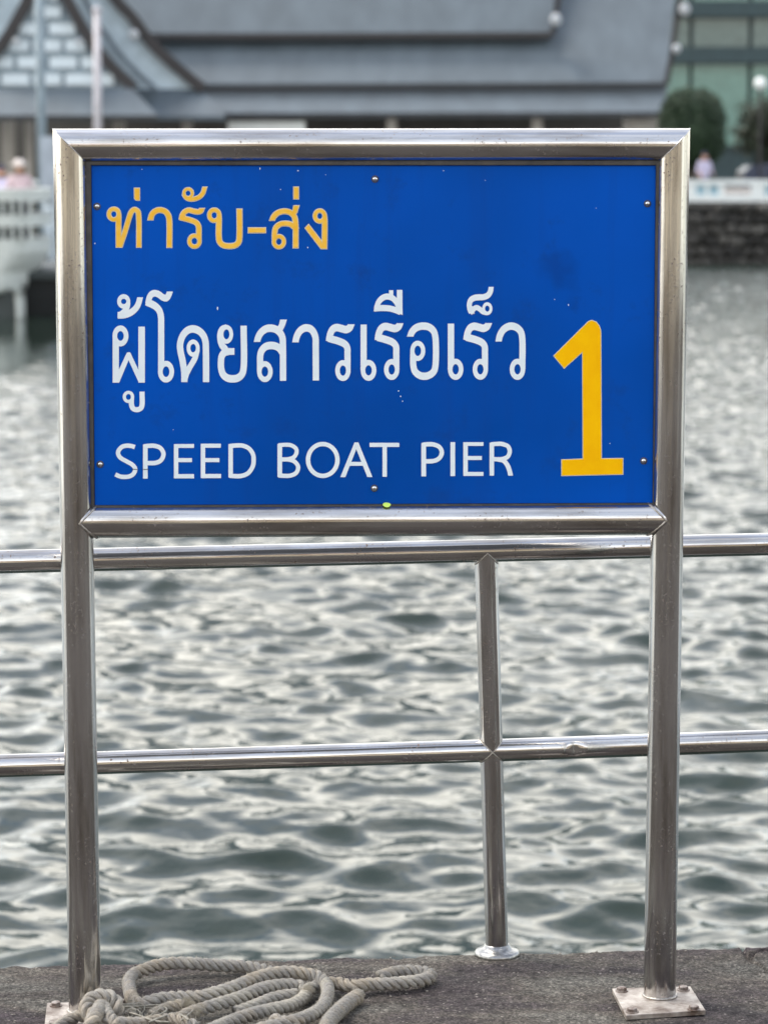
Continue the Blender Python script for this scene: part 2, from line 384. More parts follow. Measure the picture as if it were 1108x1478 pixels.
M['leaf2'] = plain('tree_leaf', (.030, .040, .022), .6, var=.45, scale=5, spec=.3)
M['bark'] = plain('bark', (.06, .045, .035), .9)
M['white_paint'] = plain('white_paint', (.68, .71, .70), .5, var=.06)
M['boat_white'] = plain('boat_gelcoat', (.52, .55, .52), .35, var=.06)
M['boat_blue'] = plain('boat_grey_blue', (.30, .36, .42), .4)
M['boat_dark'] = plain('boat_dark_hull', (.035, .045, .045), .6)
M['shade_black'] = plain('painted_boat_shade', (.012, .014, .014), .8)  # near-black colour stands in for the shade below the white boat
M['lilac_white'] = plain('pale_grey_cover', (.34, .38, .43), .7)
M['pole_blue'] = plain('blue_grey_pole', (.19, .24, .27), .5)
M['pole_pale'] = plain('pale_pole', (.44, .42, .44), .5)
M['skin'] = plain('skin', (.36, .20, .13), .6)
M['shirt_pink'] = plain('pale_pink_cloth', (.50, .38, .40), .9)
M['shirt_lilac'] = plain('lilac_cloth', (.45, .42, .55), .9)
M['trousers'] = plain('dark_cloth', (.03, .03, .055), .9)
M['hat'] = plain('pale_hat', (.55, .50, .47), .9)
M['car_paint'] = plain('navy_car_paint', (.02, .03, .06), .25, var=.05)
M['car_glass'] = plain('car_glass', (.02, .025, .03), .08, var=.05)
M['tyre'] = plain('tyre', (.02, .02, .02), .9)
M['stone'] = noise_mat('seawall_stone', (.045, .042, .036), (.19, .18, .165), 2.5, .9, .6, 14, dist=.03)
M['stone_bed'] = noise_mat('seawall_mortar', (.02, .022, .016), (.055, .05, .04), 3, .95, .6, 12, dist=.03)
M['quay'] = plain('quay_concrete', (.20, .19, .18), .9)
M['cream'] = plain('cream_wall', (.80, .68, .50), .9, var=.08)
M['tile_roof'] = plain('terminal_roof', (.28, .13, .08), .8)
M['balu_blue'] = plain('pale_blue_panel', (.30, .45, .52), .6)

# ------------------------------------------------------------------ water surface (real waves)
WZ = -1.20
def build_water():
    r = [3.2]
    while r[-1] < 8.0: r.append(r[-1]*1.02)
    while r[-1] < 82: r.append(r[-1]*(1.0030 if r[-1] < 20 else 1.0025))
    while r[-1] < 900: r.append(r[-1]*1.12)
    th = list(np.arange(-.175, .1751, .0010))
    s = .0012; a = .1755
    while a < 1.35: s *= 1.06; th.append(a); th.insert(0, -a); a += s
    th = np.array(sorted(th)); r = np.array(r)
    R, T = np.meshgrid(r, th, indexing='ij')
    X = R*np.sin(T); Y = R*np.cos(T)
    rng = np.random.RandomState(11)
    dx = np.zeros_like(X); dy = np.zeros_like(X); dz = np.zeros_like(X)
    cell = np.maximum(R*.0026, np.gradient(th)[None, :]*R)
    K = 150
    for i in range(K):
        lam = .11*(4.5/.11)**rng.rand()
        ang = rng.normal(0, .55) + (.35 if rng.rand() < .6 else -.3)
        kx, ky = math.sin(ang), math.cos(ang)
        k = 2*math.pi/lam
        wgt = math.exp(-((math.log(lam/.38))/1.1)**2)
        amp = .43*wgt/math.sqrt(K)*lam/(2*math.pi)
        ph = rng.rand()*6.283
        # phase modulation so that crests bend and break up
        mph = 1.6*np.sin(X*1.3/lam*.6+ph*3+Y*.4/lam)+.9*np.sin(Y*.9/lam+ph*5-X*.5/lam)
        A = k*(kx*X+ky*Y)+ph+mph*1.15
        fade = np.clip(lam/(cell*2.4)-.5, 0, 1)
        sn, cs = np.sin(A), np.cos(A)
        if i == 0: lee = 1-.95*np.exp(-np.clip(np.abs(Y-40)/9.5, 0, 9)**4)*np.clip((-3.4-X)/1.6, 0, 1)   # sheltered water in the lee of the moored boats
        fade = fade*lee
        dz += amp*fade*cs
        dx -= amp*fade*.8*kx*sn; dy -= amp*fade*.8*ky*sn
    far = np.clip((400-R)/300, 0, 1)
    V = np.stack([X+dx*far, Y+dy*far, WZ+dz*far], -1).reshape(-1, 3)
    nr, nt_ = R.shape
    idx = np.arange(nr*nt_).reshape(nr, nt_)
    q = np.stack([idx[:-1, :-1], idx[:-1, 1:], idx[1:, 1:], idx[1:, :-1]], -1).reshape(-1, 4)
    me = bpy.data.meshes.new('water')
    me.vertices.add(len(V)); me.vertices.foreach_set('co', V.astype(np.float32).ravel())
    me.loops.add(q.size); me.loops.foreach_set('vertex_index', q[:, ::-1].astype(np.int32).ravel())
    me.polygons.add(len(q)); me.polygons.foreach_set('loop_start', np.arange(0, q.size, 4, dtype=np.int32))
    me.polygons.foreach_set('loop_total', np.full(len(q), 4, dtype=np.int32))
    me.polygons.foreach_set('use_smooth', np.ones(len(q), dtype=bool))
    me.update(calc_edges=True); me.materials.append(M['water'])
    # small ripples too fine for the mesh: stronger where the mesh is coarser, calm in the lee of the boats
    rip = (.08+.66*np.clip((R-16)/36, 0, 1))*np.clip(lee, .05, 1)
    at = me.attributes.new('ripple', 'FLOAT', 'POINT'); at.data.foreach_set('value', rip.astype(np.float32).ravel())
    o = bpy.data.objects.new('water', me); COL.objects.link(o); o['kind'] = 'structure'
    # plain water behind and beside, under the pier
    mb = MB(); mb.add([(-900, -900, WZ-.25), (900, -900, WZ-.25), (900, 900, WZ-.25), (-900, 900, WZ-.25)], [(0, 1, 2, 3)])
    tag(mb.build('open_water', M['water']), kind='structure')
build_water()

# ------------------------------------------------------------------ pier deck
e0 = on_z(0, 1393); e1 = on_z(1108, 1363); ed = (e1-e0).normalized(); en = Vector((-ed.y, ed.x, 0))
CRK = [on_z(x, y) for x, y in ((1070, 1363), (1076, 1376), (1081, 1387), (1093, 1392), (1108, 1401), (1125, 1404))]
CRK2 = [on_z(x, y) for x, y in ((1081, 1387), (1086, 1376), (1102, 1371), (1120, 1372))]
def crack_d(p):
    best = 9
    for C_ in (CRK, CRK2):
        for a, b_ in zip(C_[:-1], C_[1:]):
            ab = b_-a; t = max(0, min(1, (p-a).dot(ab)/ab.length_squared)); best = min(best, (p-a-ab*t).length)
    return best
def build_deck():
    # local frame: s along the edge, t inward (towards the camera side)
    def axis(lo, hi, f0, f1, fine, grow):
        c = list(np.arange(f0, f1, fine)); s = fine; a = f0
        while a > lo: s *= grow; a -= s; c.insert(0, max(a, lo))
        s = fine; a = c[-1]
        while a < hi: s *= grow; a += s; c.append(min(a, hi))
        return np.array(c)
    S = axis(-30, 30, -.12, 1.62, .0038, 1.12)
    T = axis(0, 24, 0, .42, .0032, 1.12); T = T[T >= 0]
    SS, TT = np.meshgrid(S, T, indexing='ij')
    z = np.zeros_like(SS); jag = np.zeros(len(S))
    for i, s in enumerate(S):
        jag[i] = .010*mnoise.fractal((s*6, 3.1, 0), 1, 2, 4) + .004*mnoise.noise((s*45, 1, 0))
    fine_s = (S > -.2) & (S < 1.7)
    for i, s in enumerate(S):
        for j, t in enumerate(T):
            if fine_s[i] and t < .5:
                p = (s, t, 0)
                v = .0030*mnoise.fractal((s*9, t*9, 1), 1, 2, 3) + .0016*mnoise.noise((s*60, t*60, 2)) + .0012*mnoise.noise((s*150, t*150, 5))
                # crumbled lip
                v -= .014*max(0, 1-t/.02)**2*(.6+.8*mnoise.noise((s*22, 0, 9)))
                if s > 1.25:
                    cd = crack_d(e0+ed*s-en*t)
                    if cd < .012: v -= .010*max(0, 1-cd/.006) - .002*max(0, 1-abs(cd-.008)/.004)
                z[i, j] = v-.002
    tt = TT + (jag[:, None])*np.clip(1-TT/.06, 0, 1)
    Vx = e0.x+ed.x*SS-en.x*tt; Vy = e0.y+ed.y*SS-en.y*tt
    V = np.stack([Vx, Vy, z], -1).reshape(-1, 3)
    n, mT = SS.shape; idx = np.arange(n*mT).reshape(n, mT)
    F = np.stack([idx[:-1, :-1], idx[:-1, 1:], idx[1:, 1:], idx[1:, :-1]], -1).reshape(-1, 4)
    # face down to the water
    base = len(V); lo = []
    for k, dz in enumerate((-.03, -.15, -1.6)):
        ring = V[idx[:, 0]].copy(); ring[:, 2] = dz; off = -.004+.010*k*0
        lo.append(ring)
    V2 = np.concatenate([V]+lo); Fs = F.tolist()
    prev = idx[:, 0]
    for k in range(3):
        cur = base+np.arange(n)+k*n
        for i in range(n-1): Fs.append((int(prev[i]), int(prev[i+1]), int(cur[i+1]), int(cur[i])))
        prev = cur
    o = mesh('pier_deck', V2, Fs, M['deck'], smooth=True)
    tag(o, kind='structure')
build_deck()

# ------------------------------------------------------------------ pier sign
R_P = .0285
PL = on_z(123, 1466); PR = on_z(951.5, 1444)
su = (PR-PL); su.z = 0; su.normalize(); sn = Vector((su.y, -su.x, 0))          # sn points to the camera
def sp(px, py, off=0.0): return on_plane(px, py, PL+sn*off, sn)
TL, TR = sp(101, 210), sp(971, 209)
sign = empty('pier_sign', (PL+PR)/2, 'blue speed boat pier sign framed in stainless steel pipe standing at the pier edge', 'sign')
tb = (TR-TL).normalized()
def post(base, top, side, name='post'):
    a = (top-base).normalized()
    cut = (a + tb*side).normalized()
    mb = MB(); mb.pipe(base+Vector((0, 0, .003)), top, R_P, 64, cut1=cut, back=-sn, rings=6)
    return autosmooth(mb.build(name, M['steel'], sign), 50)
# mitre planes contain the bisector: normal = a - side*tb
def mitre(a, b_): return (a+b_).normalized()
for base, top, nxt in ((PL, TL, tb), (PR, TR, -tb)):
    a = (top-base).normalized(); mb = MB()
    mb.pipe(base+Vector((0, 0, .003)), top, R_P, 64, cut1=(a+nxt).normalized(), back=-sn, rings=6, caps=False)
    po = autosmooth(mb.build('post', M['steel'], sign), 50)
    if base is PL: post_l = po
    else: post_r = po
aL = (TL-PL).normalized(); aR = (TR-PR).normalized()
mb = MB(); mb.pipe(TL, TR, R_P, 64, cut0=(tb+aL).normalized(), cut1=(tb-aR).normalized(), back=-sn, rings=6, caps=False)
# the mitre planes of post and bar must coincide
top_bar = autosmooth(mb.build('top_bar', M['steel'], sign), 50)
BL, BR = sp(115.5, 753), sp(957, 748.5)
mb = MB(); mb.pipe(BL, BR, R_P*.985, 64, back=-sn, rings=6)
bottom_bar = autosmooth(mb.build('bottom_bar', M['steel'], sign), 50)
def tee_bead(C, bdir, tdir, nrm, r, parent, rb=.0016):
    pts = []
    for i in range(41):
        ph = -math.pi*.55+1.1*math.pi*i/40
        x = abs(math.sin(ph))*r*1.01
        wob = .0006*math.sin(i*2.1)
        pts.append(C+nrm*(r*1.0*math.cos(ph))+tdir*(r*math.sin(ph))+bdir*(x+wob))
    mb = MB(); mb.tube(pts, [rb*(.8+.4*random.random()) for _ in pts], 8)
    return mb.build('weld_bead', M['weld'], parent, smooth=True)
tee_bead(BL, tb, aL, sn, R_P, sign); tee_bead(BR, -tb, aR, sn, R_P, sign)
for (C, a, s_) in ((TL, aL, 1), (TR, aR, -1)):      # mitre weld seams
    pts = []; cn = (a + tb*s_).normalized(); d = (a*1-tb*s_); 
    for i in range(33):
        ph = -math.pi*.6+1.2*math.pi*i/32
        q = C+sn*(R_P*math.cos(ph))+tb*(R_P*math.sin(ph)*-s_)
        q = q + a*((C-q).dot(cn)/a.dot(cn)); pts.append(q)
    mb = MB(); mb.tube(pts, .0007, 6); mb.build('weld_bead', M['steel'], sign, smooth=True)

# panel
POFF = .006
c4 = [sp(132, 238.5, POFF), sp(946, 238.5, POFF), sp(941, 725.5, POFF), sp(137, 729, POFF)]
mb = MB(); mb.slab(c4, -sn*.003); panel = mb.build('panel', M['blue'], sign)
panel['label'] = 'blue sign face with yellow and white lettering'
cc = (c4[0]+c4[1]+c4[2]+c4[3])/4
mb = MB(); mb.slab([q-sn*.0045 for q in c4], -sn*.0015); mb.build('back_sheet', M['back'], sign)
mb = MB(); b4 = [sp(118, 222, POFF-.0045), sp(960, 222, POFF-.0045), sp(955, 742, POFF-.0045), sp(122, 745, POFF-.0045)]
# narrow dark rim behind the face: four strips
i4 = [q.lerp(cc, .07) for q in b4]
for k in range(4):
    mb.slab([b4[k], b4[(k+1) % 4], i4[(k+1) % 4], i4[k]], -sn*.004)
LO = POFF+.0045  # raised lip added to keep the panel's reflection off the pipes
lo = [sp(122, 228, LO), sp(956, 228, LO), sp(951, 736, LO), sp(126, 739, LO)]
li = [sp(131, 237.5, LO), sp(947, 237.5, LO), sp(942, 726.5, LO), sp(136, 730, LO)]
for k in range(4):
    mb.slab([lo[k], lo[(k+1) % 4], li[(k+1) % 4], li[k]], -sn*.0085)
mb.build('rim', M['rim'], sign)

# ------------------------------------------------------------------ lettering: traced strokes on the panel
CR = {'A': (150, 260, 7.914), 'B': (250, 260, 7.914), 'C': (350, 260, 7.914), 'D': (155, 410, 10.073), 'E': (155, 510, 10.073),
      'F': (250, 450, 9.233), 'G': (360, 450, 9.233), 'H': (460, 450, 9.233), 'I': (530, 410, 9.233), 'J': (640, 410, 7.914),
      'K': (155, 630, 8.523), 'L': (270, 630, 8.523), 'M': (390, 630, 8.523), 'N': (500, 630, 8.523), 'O': (600, 630, 7.387), 'Q': (780, 450, 5.914)}
Z0 = .0008
class Text:
    """letter shapes as flat film: strokes of even width, rings and filled corners; ring holes are kept open"""
    def __init__(s, aniso=1.0, grow=0.0, base=Z0):
        s.mb = MB(); s.k = 0; s.an = aniso; s.grow = grow; s.base = base; s.ops = []; s.holes = []
    def P(s, x, y, d=0): return sp(x, y, POFF+s.base+s.k*.00006+d)
    def src(s, cr, p): x0, y0, q = CR[cr]; return (x0+p[0]/q, y0+p[1]/q)
    def grid(s, Lf, Rt, closed):
        """strip between two point rows, cut into lanes; points inside a ring's hole move to its rim"""
        m = len(Lf); lanes = 1 if closed else 9; vs = []; ins = []
        for i in range(m):
            for j in range(lanes+1):
                p = Lf[i]+(Rt[i]-Lf[i])*j/lanes; x, y = p[0], p[1]*s.an; inside = False
                if not closed:
                    for (cx, cy, rx, ry) in s.holes:
                        dx, dy = (x-cx)/rx, (y-cy)/ry; d = math.hypot(dx, dy)
                        if d < 1: d = max(d, 1e-4); x, y = cx+dx/d*rx, cy+dy/d*ry; inside = True
                ins.append(inside); vs.append(s.P(x, y, .00004*i/m))
        w = lanes+1; fs = []
        for i in range(m if closed else m-1):
            for j in range(lanes):
                q = (i*w+j, i*w+j+1, ((i+1) % m)*w+j+1, ((i+1) % m)*w+j)
                if not all(ins[a] for a in q): fs.append(q)
        s.mb.add(vs, fs); s.k += 1
    def strip(s, pts, w, c0='h', c1='h', closed=False):
        an = s.an; w = w+2*s.grow; m = len(pts)
        P = [np.array((p[0], p[1]/an)) for p in pts]; Lf = []; Rt = []
        for i in range(m):
            if closed: a, c = P[(i-1) % m], P[(i+1) % m]
            else: a, c = P[max(i-1, 0)], P[min(i+1, m-1)]
            t = (c-a)/(np.linalg.norm(c-a)+1e-9); n = np.array((-t[1], t[0]))
            l, r = P[i]+n*w/2, P[i]-n*w/2
            if not closed and i in (0, m-1) and (c0 if i == 0 else c1) == 'h' and abs(t[1]) > .55:
                yy = P[i][1]+(s.grow/an)*(1 if (t[1] > 0) == (i == m-1) else -1)
                l = l+t*((yy-l[1])/t[1]); r = r+t*((yy-r[1])/t[1])
            elif not closed and i in (0, m-1) and s.grow:
                sg = -1 if i == 0 else 1
                l = l+t*s.grow*sg; r = r+t*s.grow*sg
            Lf.append(l); Rt.append(r)
        s.grid(Lf, Rt, closed)
    def c(s, cr, w, *pts, cut='hh'):
        pp = [s.src(cr, p) for p in pts]
        s.ops.append(lambda: s.strip(crom(pp, step=1.6), w/CR[cr][2], cut[0], cut[1]))
    def e(s, cr, w, cx, cy, rx, ry):
        x, y = s.src(cr, (cx, cy)); q = CR[cr][2]; rx /= q; ry /= q; w /= q
        if rx < 14: s.holes.append((x, y, rx-w/2-s.grow, ry-w/2*s.an-s.grow))
        s.ops.append(lambda: s.strip([(x+rx*math.cos(2*math.pi*i/40), y+ry*math.sin(2*math.pi*i/40)) for i in range(40)], w, closed=True))
    def f(s, cr, *pts):
        pp = [Vector((*s.src(cr, p), 0)) for p in pts]
        s.ops.append(lambda: s.poly(pp))
    def poly(s, pp):
        if s.grow:
            area = sum(pp[i].x*pp[(i+1) % len(pp)].y-pp[(i+1) % len(pp)].x*pp[i].y for i in range(len(pp)))
            sg = 1 if area > 0 else -1; out = []
            for i in range(len(pp)):
                a = (pp[i]-pp[i-1]).normalized(); c_ = (pp[(i+1) % len(pp)]-pp[i]).normalized()
                n1 = Vector((a.y, -a.x, 0))*sg; n2 = Vector((c_.y, -c_.x, 0))*sg; b_ = (n1+n2)
                if b_.length < .3: b_ = n1
                b_.normalize(); out.append(pp[i]+b_*s.grow/max(.5, b_.dot(n1)))
            pp = out
        s.mb.add([s.P(p.x, p.y, 0) for p in pp], [tuple(t) for t in tessellate_polygon([pp])]); s.k += 1
    def r(s, cr, x0, y0, x1, y1):
        a, b_ = s.src(cr, (x0, y0)), s.src(cr, (x1, y1)); g_ = s.grow
        if not s.holes and g_ == 0 and abs(b_[1]-a[1]) < 14: s.f(cr, (x0, y0), (x1, y0), (x1, y1), (x0, y1)); return
        def do():
            n = max(2, int(abs(b_[1]-a[1])/1.6)); ys = [a[1]-g_+(b_[1]-a[1]+2*g_)*i/n for i in range(n+1)]
            s.grid([np.array((a[0]-g_, y/s.an)) for y in ys], [np.array((b_[0]+g_, y/s.an)) for y in ys], False)
        s.ops.append(do)
    def build(s, name, mat, parent):
        for o_ in s.ops: o_()
        return s.mb.build(name, mat, parent)

# every glyph is a function drawing itself into a Text
def y_tho(t):
    t.e('A', 50, 113, 386, 56, 61); t.c('A', 64, (112, 330), (150, 345), (165, 390), (166, 470), (168, 768))
    t.c('A', 60, (178, 768), (236, 600), (290, 420), (312, 362), (350, 332), (388, 357), (397, 415), (399, 768))
    t.f('A', (136, 768), (140, 700), (200, 640), (225, 690), (207, 768))
def y_ek1(t): t.f('A', (343, 85), (411, 85), (411, 230), (365, 230), (345, 208))
def y_aa(t): t.c('A', 65, (530, 455), (548, 390), (590, 350), (640, 338), (700, 355), (735, 400), (746, 455), (747, 770))
def y_ro(t):
    t.c('B', 60, (330, 316), (312, 352), (280, 360), (235, 353), (175, 340), (128, 362), (105, 395), (95, 436))
    t.c('B', 62, (82, 424), (215, 460), (268, 488), (290, 530), (292, 600), (292, 700))
    t.f('B', (63, 445), (72, 395), (100, 350), (140, 395), (150, 425), (140, 462))
    t.e('B', 48, 242, 694, 58, 63)
def y_hanakat(t):
    t.e('B', 38, 170, 147, 48, 50); t.c('B', 54, (128, 165), (150, 198), (190, 214), (245, 210), (300, 188), (338, 145), (361, 72))
def y_bo(t):
    t.e('B', 50, 468, 398, 56, 62)
    t.c('B', 66, (472, 341), (507, 362), (519, 405), (520, 640), (530, 700), (565, 737), (640, 751), (715, 737), (748, 700), (756, 640), (756, 323))
def y_dash(t): t.r('B', 853, 538, 1058, 602)
def y_ek2(t): t.r('C', 580, 72, 643, 215)
def y_so(t):
    t.c('C', 64, (337, 460), (352, 420), (395, 375), (470, 352), (545, 368), (590, 412), (603, 470), (606, 775))
    t.f('C', (582, 285), (650, 285), (625, 370), (600, 400), (545, 372), (568, 345))
    t.c('C', 62, (600, 545), (550, 502), (480, 492), (420, 505), (378, 545), (366, 600), (366, 700)); t.e('C', 49, 415, 700, 57, 62)
def y_ngo(t):
    t.e('C', 50, 882, 407, 55, 61); t.c('C', 64, (886, 352), (920, 372), (934, 418), (934, 784))
    t.f('C', (755, 497), (710, 545), (893, 784), (940, 784), (905, 690))
def w_tho(t):
    t.e('D', 57, 237, 250, 67, 72); t.c('D', 72, (298, 265), (287, 335), (240, 400), (185, 445), cut='nn')
    t.c('D', 82, (150, 452), (250, 446), (345, 408), (420, 340), (455, 270), (475, 190), cut='nh')
    t.f('D', (145, 485), (150, 425), (210, 385), (270, 410), (270, 484))
def w_pho(t):
    t.e('D', 68, 190, 752, 82, 112); t.r('D', 76, 752, 167, 1432); t.r('D', 450, 617, 545, 1432)
    t.f('D', (80, 1432), (172, 1432), (307, 1105), (457, 1432), (540, 1432), (540, 1400), (450, 1243), (338, 1005), (328, 990), (290, 990), (275, 1010), (165, 1248), (80, 1400))
def w_uu(t):
    t.e('E', 47, 306, 632, 60, 66); t.c('E', 74, (310, 571), (340, 597), (349, 640), (350, 740), (370, 797), (425, 819), (485, 797), (503, 750), (503, 555))
def w_oo(t):
    t.c('D', 82, (908, 106), (886, 165), (855, 203), (800, 187), (745, 147), (690, 130), (640, 147), (608, 200), (592, 268))
    t.c('D', 90, (580, 262), (690, 315), (752, 380), (778, 470), (781, 600), (781, 1270))
    t.f('D', (550, 307), (560, 220), (590, 150), (640, 225), (650, 320), (620, 330)); t.e('E', 68, 852, 265, 83, 118)
def w_do(t):
    t.c('F', 84, (148, 936), (146, 800), (124, 650), (96, 520), (92, 425), (128, 315), (190, 247), (262, 226), (338, 250), (400, 312), (430, 400), (435, 500), (438, 936))
    t.e('F', 50, 265, 483, 62, 86); t.c('F', 70, (318, 510), (290, 615), (222, 735), (175, 830), (150, 925))
def w_yo(t):
    t.e('F', 50, 708, 298, 65, 96); t.c('F', 80, (715, 212), (655, 232), (628, 290), (627, 370), (648, 440), (700, 505), cut='nn')
    t.r('F', 680, 482, 815, 572)
    t.c('F', 84, (735, 525), (682, 542), (645, 592), (636, 660), (638, 750), (665, 835), (720, 880), (790, 892), (860, 880), (915, 832), (937, 750), (938, 183), cut='nh')
def w_so(t):
    t.c('G', 84, (100, 400), (118, 335), (160, 268), (220, 226), (285, 217), (350, 232), (410, 282), (440, 350), (445, 450), (447, 918))
    t.f('G', (408, 102), (498, 102), (470, 190), (443, 245), (400, 245), (375, 195), (395, 160))
    t.c('G', 84, (440, 545), (400, 488), (345, 455), (282, 447), (220, 460), (165, 512), (143, 580), (142, 700), (142, 790), cut='nh'); t.e('G', 60, 205, 796, 74, 104)
def w_aa(t): t.c('G', 84, (612, 405), (627, 335), (665, 262), (710, 225), (755, 212), (812, 226), (857, 277), (880, 350), (882, 450), (885, 914))
def _ro(t, cr, ox, oy, k=1.0):
    q = lambda x, y: (ox+x*k, oy+y*k)
    t.c(cr, 84*k, q(432, 165), q(410, 212), q(365, 235), q(300, 221), q(235, 208), q(187, 230), q(155, 285), q(138, 360))
    t.c(cr, 82*k, q(130, 352), q(270, 392), q(345, 428), q(378, 475), q(382, 560), q(382, 775))
    t.f(cr, q(93, 385), q(102, 320), q(130, 240), q(180, 300), q(200, 345), q(190, 410)); t.e(cr, 60*k, *q(321, 782), 72*k, 104*k)
def w_ro1(t): _ro(t, 'H', 0, 0)
def w_e1(t): t.r('H', 556, 168, 638, 780); t.e('H', 60, 662, 779, 74, 104)
def w_ro2(t): _ro(t, 'I', 3, 355)
def w_uee(t):
    t.c('I', 68, (118, 335), (150, 238), (205, 182), (270, 163), (338, 186), (385, 238), (425, 320), cut='nn')
    t.c('I', 68, (95, 325), (180, 318), (290, 322), (380, 346), (440, 372), cut='nn'); t.r('I', 393, 75, 467, 380); t.r('I', 288, 80, 345, 175)
    t.f('I', (395, 300), (467, 300), (470, 410), (395, 382)); t.f('I', (83, 360), (95, 290), (160, 290), (190, 350))
def w_o(t):
    t.c('I', 82, (570, 698), (592, 640), (640, 587), (700, 562), (752, 558), (820, 571), (880, 622), (905, 700), (906, 1090), (885, 1163), (830, 1210), (760, 1227), (690, 1212), (635, 1163), (613, 1090), (612, 888))
    t.e('I', 56, 671, 888, 72, 102)
def w_e2(t): t.r('J', 48, 450, 120, 972); t.e('J', 52, 137, 972, 62, 90)
def w_ro3(t): _ro(t, 'J', 144, 302, .857)
def w_taikhu(t):
    t.c('J', 58, (542, 30), (535, 80), (510, 122), (460, 146), (400, 149), (350, 156), (310, 182), (294, 230), (300, 285), (322, 335))
    t.c('J', 50, (318, 325), (345, 282), (375, 265), (410, 283), (450, 315), (495, 325), cut='nn'); t.e('J', 33, 498, 279, 42, 54)
    t.f('J', (268, 275), (320, 352), (352, 305), (330, 250))
def w_wo(t):
    t.c('J', 71, (627, 655), (642, 588), (680, 522), (730, 487), (772, 478), (832, 494), (880, 542), (897, 612), (898, 972)); t.e('J', 52, 843, 972, 62, 90)
def e_S(t): t.c('K', 53, (338, 130), (300, 118), (240, 112), (175, 130), (130, 195), (155, 255), (240, 308), (310, 350), (343, 400), (320, 460), (270, 490), (210, 498), (150, 490), (98, 465), cut='nn')
def e_P(t): t.r('K', 438, 98, 495, 518); t.c('K', 54, (450, 121), (520, 114), (580, 115), (652, 142), (690, 215), (660, 290), (600, 322), (480, 327), cut='nn')
def e_E1(t): t.r('K', 818, 92, 872, 515); t.r('K', 840, 92, 1065, 140); t.r('K', 840, 265, 1040, 315); t.r('K', 840, 462, 1065, 515)
def e_E2(t): t.r('L', 168, 88, 222, 512); t.r('L', 190, 88, 415, 138); t.r('L', 190, 265, 397, 315); t.r('L', 190, 460, 418, 512)
def e_D(t): t.r('L', 508, 94, 563, 504); t.c('L', 54, (520, 118), (600, 110), (680, 112), (760, 147), (810, 220), (818, 300), (805, 372), (750, 450), (670, 484), (590, 487), (520, 482), cut='nn')
def e_B(t):
    t.r('M', 88, 90, 145, 498); t.c('M', 50, (100, 108), (190, 101), (260, 109), (318, 152), (322, 200), (290, 253), (220, 278), (140, 280), cut='nn')
    t.c('M', 52, (140, 282), (230, 284), (300, 310), (342, 372), (320, 445), (250, 480), (180, 484), (100, 478), cut='nn')
def e_O(t): t.e('M', 54, 645, 288, 181, 196)
def e_A(t):
    t.f('N', (-77, 500), (-15, 500), (121, 152), (146, 72), (98, 72)); t.f('N', (255, 498), (318, 498), (146, 72), (98, 72), (119, 152)); t.f('N', (20, 312), (205, 312), (225, 360), (0, 360))
def e_T(t): t.r('N', 283, 77, 648, 128); t.r('N', 442, 90, 496, 495)
def e_P2(t): t.r('O', 58, 70, 108, 425); t.c('O', 47, (70, 88), (130, 82), (190, 85), (250, 112), (276, 165), (255, 225), (200, 258), (100, 265), cut='nn')
def e_I(t): t.r('O', 368, 60, 418, 422)
def e_E3(t): t.r('O', 505, 60, 553, 420); t.r('O', 520, 60, 720, 100); t.r('O', 520, 208, 703, 250); t.r('O', 520, 378, 720, 420)
def e_R(t):
    t.r('O', 785, 66, 833, 417); t.c('O', 46, (798, 84), (860, 78), (920, 80), (980, 104), (1000, 155), (980, 213), (920, 240), (830, 242), cut='nn')
    t.c('O', 50, (870, 243), (930, 255), (965, 290), (990, 340), (1010, 417), cut='nh')
def q_1(t): t.f('Q', (110, 375), (405, 82), (435, 70), (475, 85), (500, 118), (512, 150), (515, 180), (520, 1252), (703, 1250), (703, 1388), (178, 1400), (178, 1262), (360, 1255), (355, 345), (200, 483))

for fn_ in (y_tho, y_ek1, y_aa, y_ro, y_hanakat, y_bo, y_dash, y_ek2, y_so, y_ngo):
    t = Text(1.0, .35, .0003); fn_(t); u = t.build('letter_edge', M['pale_edge'], panel)
    t = Text(1.0, -.9, .0010); fn_(t); o = t.build('yellow_letter', M['yellow_film'], panel)
for fn_ in (w_tho, w_pho, w_uu, w_oo, w_do, w_yo, w_so, w_aa, w_ro1, w_e1, w_ro2, w_uee, w_o, w_e2, w_ro3, w_taikhu, w_wo):
    t = Text(1.0 if fn_ in (w_uu,) else 1.2); fn_(t); t.build('white_letter', M['white_film'], panel)
for fn_ in (e_S, e_P, e_E1, e_E2, e_D, e_B, e_O, e_A, e_T, e_P2, e_I, e_E3, e_R):
    t = Text(1.0); fn_(t); t.build('white_letter', M['white_film'], panel)
t = Text(1.0, .5, .0003); q_1(t); t.build('numeral_edge', M['pale_edge'], panel)
t = Text(1.0, -.6, .0008); q_1(t); t.build('numeral', M['numeral'], panel)
t = Text(1.0, 0, .0022); t.f('K', (300, 401), (372, 399), (371, 407), (302, 408)); t.f('K', (430, 401), (510, 399), (508, 407), (432, 408))
t.build('crack', M['crack'], panel)
